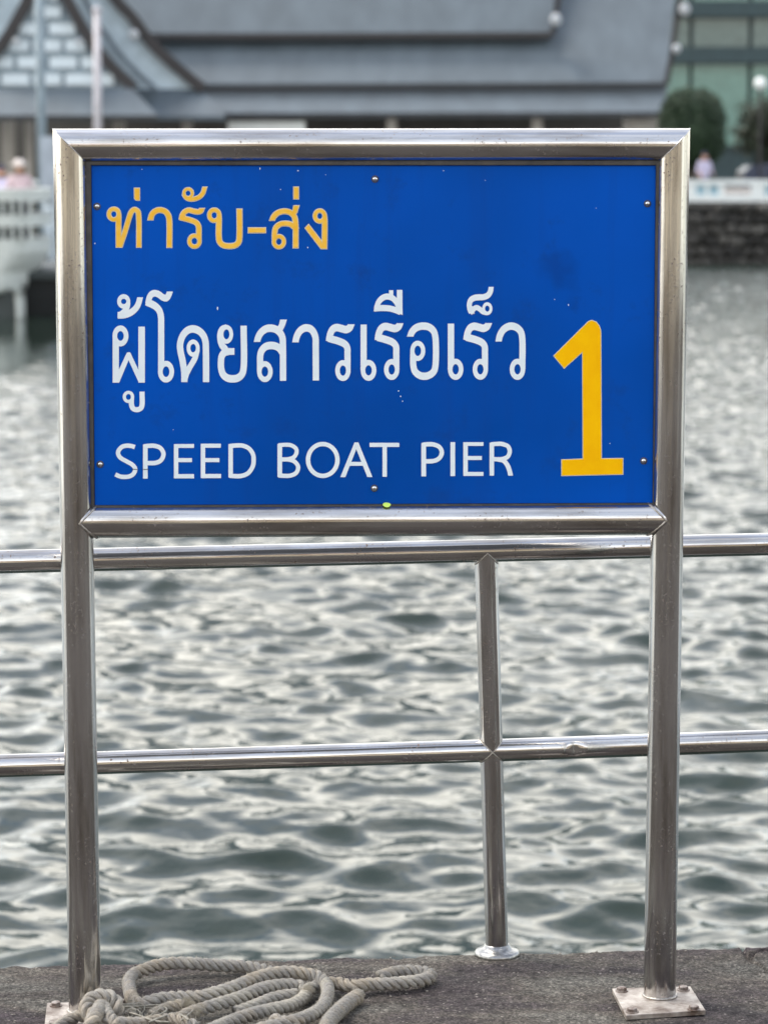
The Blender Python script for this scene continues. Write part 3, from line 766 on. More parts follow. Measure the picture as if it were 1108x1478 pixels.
# paint chips and scuffs in the face
t = Text(1.0, 0, .0007)
for (x, y, w_, h_) in ((314, 445, 2.2, 5), (375, 243, 1.6, 4), (430, 246, 2, 2), (205, 244, 1.5, 1.5), (575, 564, 2, 2), (578, 572, 1.6, 2.2), (581, 579, 1.5, 1.5), (405, 273, 1.5, 1.5), (444, 357, 1.6, 2), (137, 351, 2, 2), (820, 440, 1.2, 3), (470, 252, 1.5, 1), (800, 432, 1.5, 1.5), (700, 260, 1.2, 1.2), (880, 640, 1.2, 1.2), (250, 620, 1.2, 1.2), (640, 246, 2, 1), (860, 300, 1.2, 1.2)):
    pp = [sp(x+w_/2*math.cos(a)*random.uniform(.7, 1.2), y+h_/2*math.sin(a)*random.uniform(.7, 1.2), POFF+.0007) for a in np.arange(0, 6.2, .9)]
    t.mb.add(pp, [tuple(range(len(pp)))])
ch = t.mb.build('paint_chips', M['white_film'], panel); ch['kind'] = 'stuff'
# screws
for (x, y) in ((541, 258), (140, 297.5), (934, 293.5), (144.5, 670), (928.5, 665), (540, 704.5)):
    c = sp(x, y, POFF); mb = MB()
    mb.lathe(c, [(.0062, .0002), (.0062, .0011), (.0060, .0013)], 24, sn)
    wsh = mb.build('washer', M['rim'], panel)
    mb = MB(); mb.lathe(c, [(.0046, .0012), (.0045, .0022), (.0038, .0034), (.0024, .0043), (.0008, .0046)], 24, sn)
    mb.build('screw', M['screw'], panel, smooth=True)
c = sp(558, 733.5, R_P*.985*.62)
mb = MB(); q = on_plane(558, 733.5, BL+sn*(R_P*.5), sn)
nn = (sn*.55+Vector((0, 0, .84))).normalized()
# sticker wraps the upper front of the bottom bar
barp = BL + tb*((q-BL).dot(tb)); vs = []
for j in range(7):
    for i in range(7):
        u_ = (i-3)/3; v_ = (j-3)/3; uu = u_*math.sqrt(1-v_*v_/2); vv = v_*math.sqrt(1-u_*u_/2)
        an_ = math.radians(61)+vv*.0068/R_P
        vs.append(barp+tb*uu*.0068+(sn*math.cos(an_)+Vector((0, 0, 1))*math.sin(an_))*(R_P*.985+.0004))
mb.add(vs, [(j*7+i, j*7+i+1, (j+1)*7+i+1, (j+1)*7+i) for j in range(6) for i in range(6)])
stk = mb.build('sticker', M['sticker'], sign, smooth=True); stk['label'] = 'small round yellow green sticker on the lower pipe'

# base plates
def base_plate(quad, bolts, axis_pt, own):
    mb = MB(); top = [Vector((q.x, q.y, .0085)) for q in quad]; mb.slab(top, Vector((0, 0, -.009)))
    bpz = mb.build('base_plate', M['plate'], sign)
    bm = bmesh.new(); bm.from_mesh(bpz.data); bmesh.ops.bevel(bm, geom=bm.edges[:], offset=.0008, segments=1, affect='EDGES'); bm.to_mesh(bpz.data); bm.free()
    for bpt in bolts:
        mb = MB(); rr = .0088
        mb.lathe((bpt.x, bpt.y, .0085), [(.0115, 0), (.0115, .0014), (.011, .0016)], 24)
        mb.lathe((bpt.x, bpt.y, .0101), [(rr, 0), (rr, .0045), (rr*.86, .0058), (rr*.0+.0005, .006)], 6)
        mb.build('bolt', M['bolt'], bpz)
    pts = [Vector((axis_pt.x+math.cos(a)*(R_P+.0008), axis_pt.y+math.sin(a)*(R_P+.0008), .0100)) for a in np.arange(0, 6.4, .12)]
    mb = MB(); mb.tube(pts, [.0022*(.7+.7*random.random()) for _ in pts], 7); mb.build('weld_bead', M['weld'], bpz, smooth=True)
rq = [on_z(903, 1466, .0085), on_z(1018, 1458.5, .0085), on_z(996, 1424, .0085), on_z(883, 1427, .0085)]
base_plate(rq, [on_z(897, 1431, .0085), on_z(986, 1429.5, .0085), on_z(912, 1461, .0085), on_z(1001, 1457.5, .0085)], PR, post_r)
tl = on_z(68, 1448, .0085); w_ = .145
lq = [tl-(-sn)*w_, tl+sn*w_+su*w_, tl+su*w_, tl]
base_plate(lq, [tl+su*.016+sn*.018, tl+su*.13+sn*.018, tl+su*.016+sn*.127, tl+su*.13+sn*.127], PL, post_l)

# ------------------------------------------------------------------ railing
R_R = .0213
RP = on_z(717, 1377); ra = .13; ru = Vector((math.cos(ra), math.sin(ra), 0)); rn = Vector((ru.y, -ru.x, 0))
def rp(px, py): return on_plane(px, py, RP, rn)
rail = empty('pier_railing', RP, 'polished steel railing with two pipe rails behind the blue sign', 'railing')
A0, A1 = rp(0, 811), rp(1108, 785.5); dA = (A1-A0)
mb = MB(); mb.pipe(A0-dA*1.6, A1+dA*1.6, R_R, 56, back=-rn, rings=12); autosmooth(mb.build('top_rail', M['steel_rail'], rail), 50)
PT = on_plane(701, 797, RP, rn)
axis = (PT-RP).normalized()
mb = MB(); mb.pipe(RP+Vector((0, 0, .004)), PT, R_R, 56, back=-rn, rings=4); autosmooth(mb.build('post', M['steel_rail'], rail), 50)
B0, B1 = rp(0, 1105.7), rp(708, 1083.5); C0, C1 = rp(708, 1083.5), rp(1108, 1069.5)
mb = MB(); mb.pipe(B0-(B1-B0)*2.4, B1, R_R, 56, back=-rn, rings=8, caps=True); autosmooth(mb.build('lower_rail', M['steel_rail'], rail), 50)
# right rail has a small dent
mb = MB(); mb.pipe(C0, C1+(C1-C0)*4, R_R, 56, back=-rn, rings=400)
dp = rp(826, 1079)
for i, v in enumerate(mb.v):
    d = (v-(dp+rn*R_R*.8)).length
    if d < .03: mb.v[i] = v - rn*.006*math.exp(-(d/.010)**2)
autosmooth(mb.build('lower_rail', M['steel_rail'], rail), 50)
tee_bead(PT, -axis, ru, rn, R_R, rail, .0013)
lowC = rp(708, 1083.5)
for s_ in (1, -1): tee_bead(lowC, ru*s_, axis, rn, R_R, rail, .0012)
def flange(P):
    mb = MB(); mb.lathe(P+Vector((0, 0, -.001)), [(.0425, 0), (.0425, .003), (.041, .0065), (.037, .009), (.031, .0105), (.0265, .013), (.0245, .018), (.0222, .020), (.0212, .0195)], 56)
    return autosmooth(mb.build('flange', M['flange'], rail), 50)
flange(RP)
for k in (-1.95, 1.95):
    P = RP+ru*k; t_ = (A0-A1).normalized(); top = A0+dA*((P-A0).dot(ru)/dA.dot(ru))
    mb = MB(); mb.pipe(P, top, R_R, 40, back=-rn, rings=3); autosmooth(mb.build('post', M['steel_rail'], rail), 50); flange(P)

# ------------------------------------------------------------------ mooring rope
rope = empty('mooring_rope', on_z(300, 1450), 'coiled weathered grey mooring rope lying round the left post foot', 'rope')
R_ROPE = .0123
fib_v, fib_f = [], []
def rope_piece(name, pts, r=R_ROPE, pitch=.047, fuzz=1.0, phase=0.0):
    P = [on_z(x, y, z) for (x, y, z) in pts]
    C = [Vector(p) for p in crom([tuple(p) for p in P], step=.0022)]
    m = len(C); T = []; E = []
    e = None
    for k in range(m):
        t = (C[min(k+2, m-1)]-C[max(k-2, 0)]).normalized()
        if e is None: e = t.orthogonal().normalized()
        e = (e-t*e.dot(t)).normalized(); T.append(t); E.append(e.copy())
    mb = MB(); acc = 0; n = 12; S = []
    for k in range(m):
        if k: acc += (C[k]-C[k-1]).length
        S.append(acc)
    for st in range(3):
        vs = []; uv = []
        for k in range(m):
            e1 = E[k]; e2 = T[k].cross(e1)
            a = 2*math.pi*S[k]/pitch + st*2*math.pi/3+phase
            rad = e1*math.cos(a)+e2*math.sin(a); tan = -e1*math.sin(a)+e2*math.cos(a)
            wob = 1+.07*math.sin(S[k]*90+st*2)+.05*mnoise.noise((S[k]*60, st*9, phase))
            c = C[k]+rad*(.53*r)
            for i in range(n):
                th = 2*math.pi*i/n
                q = c+(rad*math.cos(th)*.47*r+tan*math.sin(th)*.56*r)*wob
                q = q+(q-c)*.10*mnoise.noise((q.x*260, q.y*260, q.z*260))
                vs.append(q); uv.append((S[k]*1.3, i/n*.52*r*6.28))
        fs = [(k*n+i, k*n+(i+1) % n, (k+1)*n+(i+1) % n, (k+1)*n+i) for k in range(m-1) for i in range(n)]
        fs += [tuple(range(n-1, -1, -1)), tuple(range((m-1)*n, m*n))]
        mb.add(vs, fs, uv)
    o = mb.build(name, M['rope'], rope, smooth=True)
    for _ in range(int(len(C)*5*fuzz)):
        k = random.randrange(1, m-1); a = random.uniform(0, 6.283); e2 = T[k].cross(E[k])
        rad = E[k]*math.cos(a)+e2*math.sin(a); p = C[k]+rad*r*.93
        d = (rad*random.uniform(.15, .9)+T[k]*random.uniform(-1, 1)+Vector((random.uniform(-.4, .4),)*3)).normalized()
        ln = random.uniform(.002, .0065); w = .00022; sd = d.cross(Vector((0, 1, 0.2))).normalized()*w
        p1 = p+d*ln*.5+Vector((0, 0, random.uniform(-.001, .001))); b_ = len(fib_v)
        fib_v.extend([p-sd, p+sd, p1+sd*.8, p1-sd*.8, p+d*ln+Vector((random.uniform(-1, 1), 0, random.uniform(-1, 1)))*.001])
        fib_f.extend([(b_, b_+1, b_+2, b_+3), (b_+3, b_+2, b_+4)])
    return o
z1, z2, z3 = .013, .036, .056
rope_piece('rope_loop', [(400, 1409, .012), (388, 1403, z1), (374, 1399, .014), (353, 1396, .014), (329, 1395, .016), (303, 1393, .02), (277, 1391, .024), (251, 1391, .024), (228, 1394, .022),
    (209, 1400, .020), (194, 1406, .018), (186, 1416, .018), (187, 1428, .02), (191, 1442, .024), (200, 1449, .027), (216, 1447, .03), (233, 1442, .032), (262, 1440, .034), (290, 1439, .036),
    (314, 1433, .038), (341, 1424, .040), (362, 1415, .040), (385, 1408, .040), (411, 1404, .038), (434, 1405, .034), (455, 1409, .030), (468, 1418, .026), (473, 1431, .024), (470, 1446, .024),
    (461, 1458, .026), (446, 1467, .03), (424, 1474, .034), (400, 1480, .034), (370, 1488, .03), (340, 1500, .02)])
rope_piece('rope_loop', [(255, 1474, .02), (268, 1466, .024), (290, 1458, .026), (314, 1450, .028), (344, 1441, .028), (369, 1431, .028), (393, 1424, .026), (417, 1422, .022), (434, 1425, .018), (441, 1433, .014),
    (437, 1442, .014), (424, 1450, .018), (404, 1455, .024), (382, 1460, .026), (352, 1468, .03), (330, 1476, .03), (305, 1487, .03), (280, 1500, .02)], phase=1.3)
rope_piece('rope_loop', [(340, 1462, .012), (372, 1451, .013), (394, 1442, .013), (416, 1437, .013), (428, 1436, .012)], phase=.4)
rope_piece('rope_loop', [(436, 1432, .013), (460, 1424, .015), (484, 1420, .015), (509, 1424, .016), (533, 1421, .016), (557, 1421, .015), (583, 1419, .014), (605, 1416, .0135), (618, 1412, .013), (621, 1408, .0125),
    (613, 1404, .0125), (598, 1402.5, .0125), (580, 1403, .0125), (564, 1406, .0125), (548, 1411, .0125)], phase=2.2, r=.0125)
rope_piece('rope_end', [(517, 1438, .012), (502, 1449, .0135), (488, 1460, .016), (477, 1472, .018), (470, 1486, .02), (462, 1505, .015)], r=.0142, phase=.9, fuzz=2)
rope_piece('rope_loop', [(380, 1500, .01), (390, 1483, .022), (398, 1474, .032), (412, 1478, .03), (430, 1488, .02)], phase=.2)
# knot against the post foot
rope_piece('knot', [(165, 1490, .015), (150, 1478, .02), (134, 1470, .028), (125, 1458, .038), (129, 1446, .048), (141, 1439, .055), (154, 1439, .055), (164, 1445, .048), (168, 1455, .038), (163, 1463, .026), (150, 1468, .016), (135, 1470, .010)], r=.0145, phase=.5)
rope_piece('knot', [(150, 1447, .034), (144, 1456, .046), (138, 1466, .052), (132, 1478, .050), (126, 1492, .035)], r=.0135, phase=1.9)
rope_piece('knot', [(150, 1450, .040), (153, 1460, .044), (160, 1471, .042), (168, 1484, .035)], r=.0115, phase=1.2)
rope_piece('knot', [(128, 1466, .024), (112, 1468, .022), (98, 1474, .018), (84, 1483, .014), (70, 1495, .014)], r=.0115, phase=.1)
rope_piece('rope_end', [(138, 1483, .03), (158, 1477, .038), (178, 1477, .034), (205, 1477, .026), (226, 1473, .022), (244, 1471, .022), (264, 1475, .024), (285, 1482, .02)], r=.0105, phase=2.5)
rope_piece('rope_end', [(218, 1468, .02), (230, 1461, .024), (243, 1456, .026), (257, 1452, .03), (268, 1451, .033)], r=.0115, phase=1.1, fuzz=4)
# frayed tips
def fray(px, py, z, dirv, cnt, ln, sp_=1.0):
    c = on_z(px, py, z)
    for _ in range(cnt):
        d = (Vector(dirv).normalized()+Vector((random.gauss(0, .5), random.gauss(0, .5), random.gauss(0, .5)))*sp_).normalized()
        p = c+Vector((random.gauss(0, .005), random.gauss(0, .005), random.gauss(0, .005))); l = random.uniform(.4, 1)*ln; w = .0003
        sd = d.cross(Vector((0, 1, .3))).normalized()*w; b_ = len(fib_v)
        p1 = p+d*l*.5+Vector((0, 0, random.uniform(-.2, .2)*l)); p2 = p+d*l+Vector((random.uniform(-.3, .3)*l, 0, -abs(random.gauss(0, .3))*l))
        fib_v.extend([p-sd, p+sd, p1+sd, p1-sd, p2]); fib_f.extend([(b_, b_+1, b_+2, b_+3), (b_+3, b_+2, b_+4)])
fray(268, 1450, .035, (1, -.1, .1), 260, .016); fray(441, 1431, .022, (1, .2, .2), 160, .016); fray(517, 1436, .014, (.5, .8, .3), 90, .012)
fray(290, 1462, .03, (-1, 0, .1), 60, .03); fray(619, 1411, .014, (1, 0, .1), 60, .008)
fb = mesh('fibre', fib_v, fib_f, M['fibre'], rope); fb['kind'] = 'stuff'
# tangle of thin green-grey string beside the knot
mb = MB()
for i in range(34):
    c = on_z(random.gauss(183, 8), 1466+random.gauss(0, 3), .02); pts = []; a = random.uniform(0, 6.28); rr = random.uniform(.008, .017); tl_ = random.uniform(-1, 1)
    for k in range(14):
        a += .42; pts.append(c+Vector((math.cos(a)*rr*1.25, math.sin(a)*rr*.7, math.sin(a+tl_)*rr*.7+.004)))
    mb.tube(pts, random.choice((.0006, .0008, .0010)), 5)
for pp in ([(185, 1456), (205, 1453), (228, 1451), (240, 1456), (236, 1462), (222, 1468)], [(192, 1459), (212, 1455), (230, 1456), (240, 1463)], [(205, 1473), (220, 1464), (232, 1455)], [(186, 1462), (200, 1466), (222, 1474), (245, 1476)],
           [(215, 1476), (235, 1468), (250, 1463), (262, 1466), (272, 1473)], [(262, 1473), (275, 1462), (284, 1453), (287, 1453)], [(170, 1452), (178, 1449), (188, 1454), (205, 1452)]):
    q = [on_z(x, y, random.uniform(.026, .036)) for x, y in pp]
    mb.tube([Vector(v) for v in crom([tuple(v) for v in q], n=8)], random.choice((.0010, .0014, .0018)), 6)
st = mb.build('string_tangle', M['string'], rope, smooth=True); st['kind'] = 'stuff'

# loose grit on the deck
gv, gf = [], []
for _ in range(1500):
    s_ = random.uniform(-.1, 1.6); t_ = random.uniform(.012, .40); p = e0+ed*s_-en*t_; r_ = random.uniform(.0006, .0021)*random.choice((.7, 1, 1, 1.5)); b_ = len(gv)
    for v in ((-1, -.6, 0), (.9, -.8, 0), (1, .7, 0), (-.8, .9, 0), (.1, 0, .9)):
        gv.append(p+Vector((v[0]*r_*random.uniform(.6, 1.3), v[1]*r_*random.uniform(.6, 1.3), v[2]*r_*random.uniform(.5, 1.2)-.0015)))
    gf += [(b_, b_+1, b_+4), (b_+1, b_+2, b_+4), (b_+2, b_+3, b_+4), (b_+3, b_, b_+4)]
gr_ = mesh('grit', gv, gf, noise_mat('grit', (.05, .045, .04), (.22, .20, .175), 60, .9)); tag(gr_, 'loose pale grit scattered over the rough concrete pier edge', 'grit', kind='stuff')

# ------------------------------------------------------------------ terminal behind the photographer (seen only mirrored in the pipes)
term = empty('pier_terminal', (0, -20, 0), 'cream pier terminal wall behind the photographer, mirrored in the steel pipes', 'building')
mb = MB(); mb.box(-45, -26, 0, 45, -19, 5.2); mb.build('wall', M['cream'], term)
mb = MB(); mb.slab([(-46, -18, 5.0), (46, -18, 5.0), (46, -22.5, 7.2), (-46, -22.5, 7.2)], (0, 0, .18)); mb.build('roof', M['tile_roof'], term)
for k in range(-3, 4):
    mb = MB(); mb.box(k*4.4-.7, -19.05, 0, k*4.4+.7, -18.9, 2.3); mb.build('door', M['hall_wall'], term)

# ------------------------------------------------------------------ far shore: quay, seawall, balustrade
SY = 71.0
qz = on_y(1050, 291, SY).z
mb = MB(); mb.box(-140, SY+.9, -2.5, 140, SY+200, qz-.004); tag(mb.build('quay_ground', M['quay']), kind='structure')
sw = empty('seawall', (7, SY, WZ), 'dark rubble stone seawall at the far waterline below the white balustrade', 'wall')
mb = MB(); mb.box(-140, SY+.22, -2.4, 140, SY+.9, qz); mb.build('bed', M['stone_bed'], sw)
smesh = []
for k in range(7):
    bm = bmesh.new(); bmesh.ops.create_icosphere(bm, subdivisions=2, radius=1)
    for v in bm.verts:
        n_ = mnoise.noise(v.co*1.3+Vector((k*9, 0, 0))); v.co *= 1+.35*n_; v.co = Vector([max(-.8, min(.8, q)) for q in v.co])
    me = bpy.data.meshes.new('stone'); bm.to_mesh(me); bm.free()
    me.materials.append(noise_mat('seawall_stone', tuple(x*(.3+.17*k) for x in (.034, .032, .027)), tuple(x*(.28+.22*k) for x in (.10, .095, .088)), 2.5, .9, .6, 14, dist=.03)); smesh.append(me)
for row in range(6):
    x = 6.2+random.uniform(0, .2)
    z = WZ+.05+row*.28
    while x < 12.5:
        w = random.uniform(.26, .55); o = bpy.data.objects.new('stone', random.choice(smesh[(4 if row == 3 else 0):(7 if row == 3 else 4)] if random.random() < .75 else smesh)); COL.objects.link(o)
        o.parent = sw; o.location = Vector((x+w/2, SY+.18+random.uniform(-.05, .05), z+random.uniform(-.03, .03)))-wloc(sw)
        o.scale = (w*.62, .25, .165*random.uniform(.85, 1.15)); o.rotation_euler = (random.uniform(-.2, .2), random.uniform(-.2, .2), random.uniform(-.2, .2))
        x += w*.93
bal = empty('balustrade', (8, SY+.5, qz), 'white concrete balustrade along the far quay above the seawall', 'balustrade')
zt = on_y(1050, 259, SY+.5).z; zb = on_y(1050, 289, SY+.5).z; H = zt-zb
mb = MB(); mb.box(-60, SY+.42, zt-H*.24, 60, SY+.62, zt); mb.build('top_rail', M['white_paint'], bal)
mb = MB(); mb.box(-60, SY+.42, zb-.06, 60, SY+.62, zb+H*.26); mb.build('bottom_rail', M['white_paint'], bal)
def bx(px): return on_y(px, 275, SY+.5).x
u0 = bx(993)
unit = bx(1092)-bx(993)
for k in range(-3, 4):
    o_ = u0+k*unit
    for a, b_ in ((0, .11), (.25, .30), (.44, .52), (.92, 1.0)):
        mb = MB(); mb.box(o_+a*unit, SY+.44, zb+H*.26, o_+b_*unit, SY+.60, zt-H*.24); mb.build('baluster', M['white_paint'], bal)
    for a, b_ in ((.11, .25), (.30, .44)):
        mb = MB(); mb.box(o_+a*unit, SY+.50, zb+H*.26, o_+b_*unit, SY+.54, zt-H*.24); mb.build('panel', M['balu_blue'], bal)

# ------------------------------------------------------------------ tiered grey roof hall
hall = empty('waterfront_hall', (on_y(450, 200, 80).x, 80, qz), 'large waterfront hall with tiered grey roofs and a white block gable at its left', 'building')
def qd(mb, pts, thick=.12):
    """pts = (px,py,Y) corners"""
    mb.slab([on_y(x, y, Y) for x, y, Y in pts], (0, .02, -thick))
mb = MB(); qd(mb, [(150, 163, 78.6), (954, 161, 78.6), (963, 122, 80.2), (150, 122, 80.2)], .15); mb.build('roof', M['roof'], hall)
mb = MB(); qd(mb, [(120, 121, 79.6), (961, 118, 79.6), (984, -110, 84.2), (120, -110, 84.2)], .16); mb.build('roof', M['roof'], hall)
mb = MB(); qd(mb, [(120, 49, 80.5), (795, 47, 80.5), (838, -420, 88), (40, -420, 88)], .2); mb.build('roof', M['roof'], hall)
def strip(pts, w, Y, dpt, name, mat, parent):
    """bargeboard: extruded band along pixel polyline, vertical plane at Y"""
    C = [np.array(p) for p in crom(pts, n=6)]; mb = MB(); vs = []
    for i, p in enumerate(C):
        a = C[max(i-1, 0)]; c = C[min(i+1, len(C)-1)]; t = (c-a)/np.linalg.norm(c-a); n = np.array((-t[1], t[0]))
        for s_ in (1, -1):
            q = on_y(*(p+n*s_*w/2), Y); vs += [q, q+Vector((0, dpt, 0))]
    m_ = len(C); fs = []
    for i in range(m_-1):
        a = i*4; b_ = a+4
        fs += [(a, a+2, b_+2, b_), (a+1, b_+1, b_+3, a+3), (a, b_, b_+1, a+1), (a+2, a+3, b_+3, b_+2)]
    fs += [(0, 1, 3, 2), ((m_-1)*4, (m_-1)*4+2, (m_-1)*4+3, (m_-1)*4+1)]
    mb.add(vs, fs); return mb.build(name, mat, parent)
# verge boards, and dark strips that draw the shadow lines under the eaves
strip([(795, 50), (300, 52), (120, 52)], 9, 80.3, .12, 'eave_shadow_edge', M['roof_edge'], hall)
strip([(797, 50), (805, 0), (815, -60)], 7, 80.25, .15, 'bargeboard', M['roof_edge'], hall)
strip([(961, 121), (500, 124), (285, 126)], 5, 79.4, .10, 'eave_shadow_edge', M['roof_edge'], hall)
strip([(962, 121), (973, 55), (985, -30), (993, -80)], 7, 79.35, .15, 'bargeboard', M['roof_edge'], hall)
strip([(954, 163), (500, 165), (220, 167)], 4, 78.4, .10, 'eave_shadow_edge', M['roof_edge'], hall)
for (x, y, Y, r_) in ((802, 28, 80.1, 8), (988, 13, 79.2, 8), (976, 70, 79.2, 6)):
    p = on_y(x, y, Y); rr = r_*Y/F_PX; mb = MB(); mb.ball(p, rr, rr*.8, rr*1.15); mb.build('finial', M['ornament'], hall, smooth=True)
# second (rear) gable
def gpoly(name, pts, Y, mat, th=.2):
    P3 = [on_y(x, y, Y) for x, y in pts]; tri = tessellate_polygon([[Vector((p.x, p.z, 0)) for p in P3]]); n = len(P3); mb = MB()
    mb.add(P3+[p+Vector((0, th, 0)) for p in P3], [tuple(t) for t in tri]+[tuple(n+i for i in reversed(t)) for t in tri]+[(i, (i+1) % n, (i+1) % n+n, i+n) for i in range(n)])
    return mb.build(name, mat, hall)
curve2 = [(68, -260), (110, -130), (140, -50), (168, 0), (191, 25), (208, 49), (231, 75), (260, 101), (294, 129)]
c2s = [tuple(p) for p in crom(curve2, n=4)]
gpoly('gable_wall', [(136-x, y) for x, y in c2s]+c2s[::-1], 78.2, M['gable_wall'])
strip(curve2, 16, 77.9, .3, 'bargeboard', M['roof_edge'], hall); strip([(136-x, y) for x, y in curve2], 16, 77.9, .3, 'bargeboard', M['roof_edge'], hall)
# front gable of white blocks
curve1 = [(68, -90), (80, -40), (97, 0), (111, 26), (126, 52), (145, 78), (166, 101), (193, 127)]
c1s = [tuple(p) for p in crom(curve1, n=4)]
gpoly('gable_wall', [(136-x, y) for x, y in c1s]+c1s[::-1], 77.0, M['mortar'])
strip(curve1, 16, 76.6, .3, 'bargeboard', M['roof_edge'], hall); strip([(136-x, y) for x, y in curve1], 16, 76.6, .3, 'bargeboard', M['roof_edge'], hall)
# pale outer flank of the front gable's roof
strip([(108, -30), (122, 0), (136, 26), (152, 50), (172, 78), (196, 103), (222, 127)], 6, 77.3, .5, 'roof_flank', M['roof'], hall)
cxs = np.array([p[0] for p in c1s]); cys = np.array([p[1] for p in c1s])
for r_ in range(9):
    yc = 114-24.3*r_; hw = float(np.interp(yc-8, cys, cxs))-68-7
    if yc < -80: break
    off = 0 if r_ % 2 == 0 else 23; x = 68-138-23+off
    while x < 68+hw:
        a, b_ = max(x+3.5, 68-hw), min(x+42.5, 68+hw)
        if b_-a > 6:
            p0, p1 = on_y(a, yc+8, 76.85), on_y(b_, yc-8, 76.85); mb = MB(); mb.box(p0.x, 76.84, p0.z, p1.x, 77.0-.002, p1.z); mb.build('block', M['block'], hall)
        x += 46
for (x, y, r_) in ((193, 50, 7.5), (24, 59, 5), (114, 60, 5), (-57, 50, 7.5)):
    Y = 77.6 if abs(x-68) > 100 else 76.4; p = on_y(x, y, Y); rr = r_*Y/F_PX; mb = MB(); mb.ball(p, rr, rr*.8, rr*1.1); mb.build('finial', M['ornament'], hall, smooth=True)
# skirt roofs under the gables
mb = MB(); qd(mb, [(-170, 167, 77.0), (325, 167, 77.0), (292, 128, 78.15), (-170, 128, 78.15)], .12); mb.build('roof', M['roof'], hall)
mb = MB(); qd(mb, [(-100, 166, 75.4), (228, 166, 75.4), (190, 127, 76.5), (-64, 127, 76.5)], .12); mb.build('roof', M['roof'], hall)
strip([(228, 168), (0, 168), (-100, 168)], 4, 75.3, .1, 'eave_shadow_edge', M['roof_edge'], hall)
# body
x0, x1 = on_y(-160, 200, 82).x, on_y(948, 200, 82).x
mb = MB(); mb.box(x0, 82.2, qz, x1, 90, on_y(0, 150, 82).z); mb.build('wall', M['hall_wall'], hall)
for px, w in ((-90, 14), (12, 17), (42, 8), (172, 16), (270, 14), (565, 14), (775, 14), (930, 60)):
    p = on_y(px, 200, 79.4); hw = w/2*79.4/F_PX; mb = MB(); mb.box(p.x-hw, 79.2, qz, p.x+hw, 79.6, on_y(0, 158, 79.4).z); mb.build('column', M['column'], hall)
p0, p1 = on_y(330, 300, 79), on_y(440, 175, 79); mb = MB(); mb.box(p0.x, 78.9, qz+1.5, p1.x, 79.15, p1.z); wb = mb.build('sign_board', M['white_paint'], hall)

# ------------------------------------------------------------------ teal glass building
gb = empty('glass_building', (on_y(1040, 200, 110).x, 110, qz), 'teal glass office block with dark floor bands at the right', 'building')
gx0, gx1 = on_y(900, 0, 110).x, on_y(1330, 0, 110).x
def gz(py): return on_y(1040, py, 110).z
mb = MB(); mb.box(gx0, 110.4, qz, gx1, 130, gz(-300)); mb.build('wall', M['slab_dark'], gb)
bands = [(210, 92, 'glass_teal'), (67, 25, 'glass_grey'), (0, -40, 'glass_teal'), (-65, -105, 'glass_grey'), (-130, -170, 'glass_teal')]+[(-195-65*k, -235-65*k, ('glass_grey', 'glass_teal')[k % 2]) for k in range(1)]
for (ya, yb, mt) in bands:
    px = 915
    while px < 1320:
        mb = MB(); mb.box(on_y(px, 0, 110).x, 110.1, gz(ya), on_y(px+80, 0, 110).x, 110.4-.002, gz(yb)); mb.build('window', M[mt], gb); px += 86
for (ya, yb) in ((91, 68), (24, 1), (-41, -64), (-106, -129))+tuple((-171-65*k, -194-65*k) for k in range(1)):
    mb = MB(); mb.box(gx0, 109.7, gz(ya), gx1, 110.1-.002, gz(yb)); mb.build('floor_band', M['slab_dark'], gb)

# ------------------------------------------------------------------ trees
def crown(name, parent, center, rad, n, size, mat, shape='dome', seed=1):
    rg = random.Random(seed); vs = []; fs = []
    for _ in range(n):
        while True:
            d = Vector((rg.gauss(0, 1), rg.gauss(0, 1), rg.gauss(0, 1))).normalized()
            if shape == 'dome': k = rg.uniform(.82, 1.0)**.6
            else: k = rg.uniform(.35, 1.0)
            if shape == 'dome':
                k *= 1+.07*mnoise.noise(d*4+Vector((3, 1, 7)))+.03*rg.gauss(0, 1); q = Vector((abs(d.x)**.8*math.copysign(1, d.x), abs(d.y)**.8*math.copysign(1, d.y), abs(d.z)**.8*math.copysign(1, d.z)))*k
                break
            lump = 1+.34*mnoise.noise(d*2.3+Vector((seed*3, 0, 0)))
            q = d*k*lump
            if mnoise.noise(q*3.1+Vector((seed, 5, 0))) > -.18: break
        c = Vector(center)+Vector((q.x*rad[0], q.y*rad[1], q.z*rad[2]))
        a = Vector((rg.gauss(0, 1), rg.gauss(0, 1), rg.gauss(0, 1))).normalized(); b_ = a.orthogonal().normalized(); s_ = size*rg.uniform(.6, 1.4); i = len(vs)
        vs += [c-a*s_, c+b_*s_*.5, c+a*s_, c-b_*s_*.5]; fs.append((i, i+1, i+2, i+3))
    return mesh(name, vs, fs, mat, parent)
tp = on_y(998, 262, 76); tp.z = qz
tree = empty('topiary_tree', tp, 'dark green clipped dome shaped tree beside the roofed hall', 'tree')
mb = MB(); mb.pipe(tp, tp+Vector((0, 0, 1.4)), .12, 10, rb=.08); mb.build('trunk', M['bark'], tree)
cp = on_y(998, 186, 76); crown('crown', tree, cp, (48*76/F_PX, .9, 58*76/F_PX), 9000, .045, M['leaf'], 'dome', 3)
mb = MB(); mb.ball(cp, 43*76/F_PX, .8, 52*76/F_PX, 20, 14); mb.build('inner_foliage', M['leaf'], tree, smooth=True)
tp = on_y(1108, 262, 77); tp.z = qz
tree = empty('leafy_tree', tp, 'loose brownish green tree at the right edge beside the globe lamp', 'tree')
mb = MB(); mb.pipe(tp, tp+Vector((0, 0, 1.9)), .13, 10, rb=.07)
for k in range(6):
    a = k*1.05; mb.pipe(tp+Vector((0, 0, 1.1+.08*k)), tp+Vector((math.cos(a)*.7, math.sin(a)*.6, 2.2)), .05, 7, rb=.02)
mb.build('trunk', M['bark'], tree)
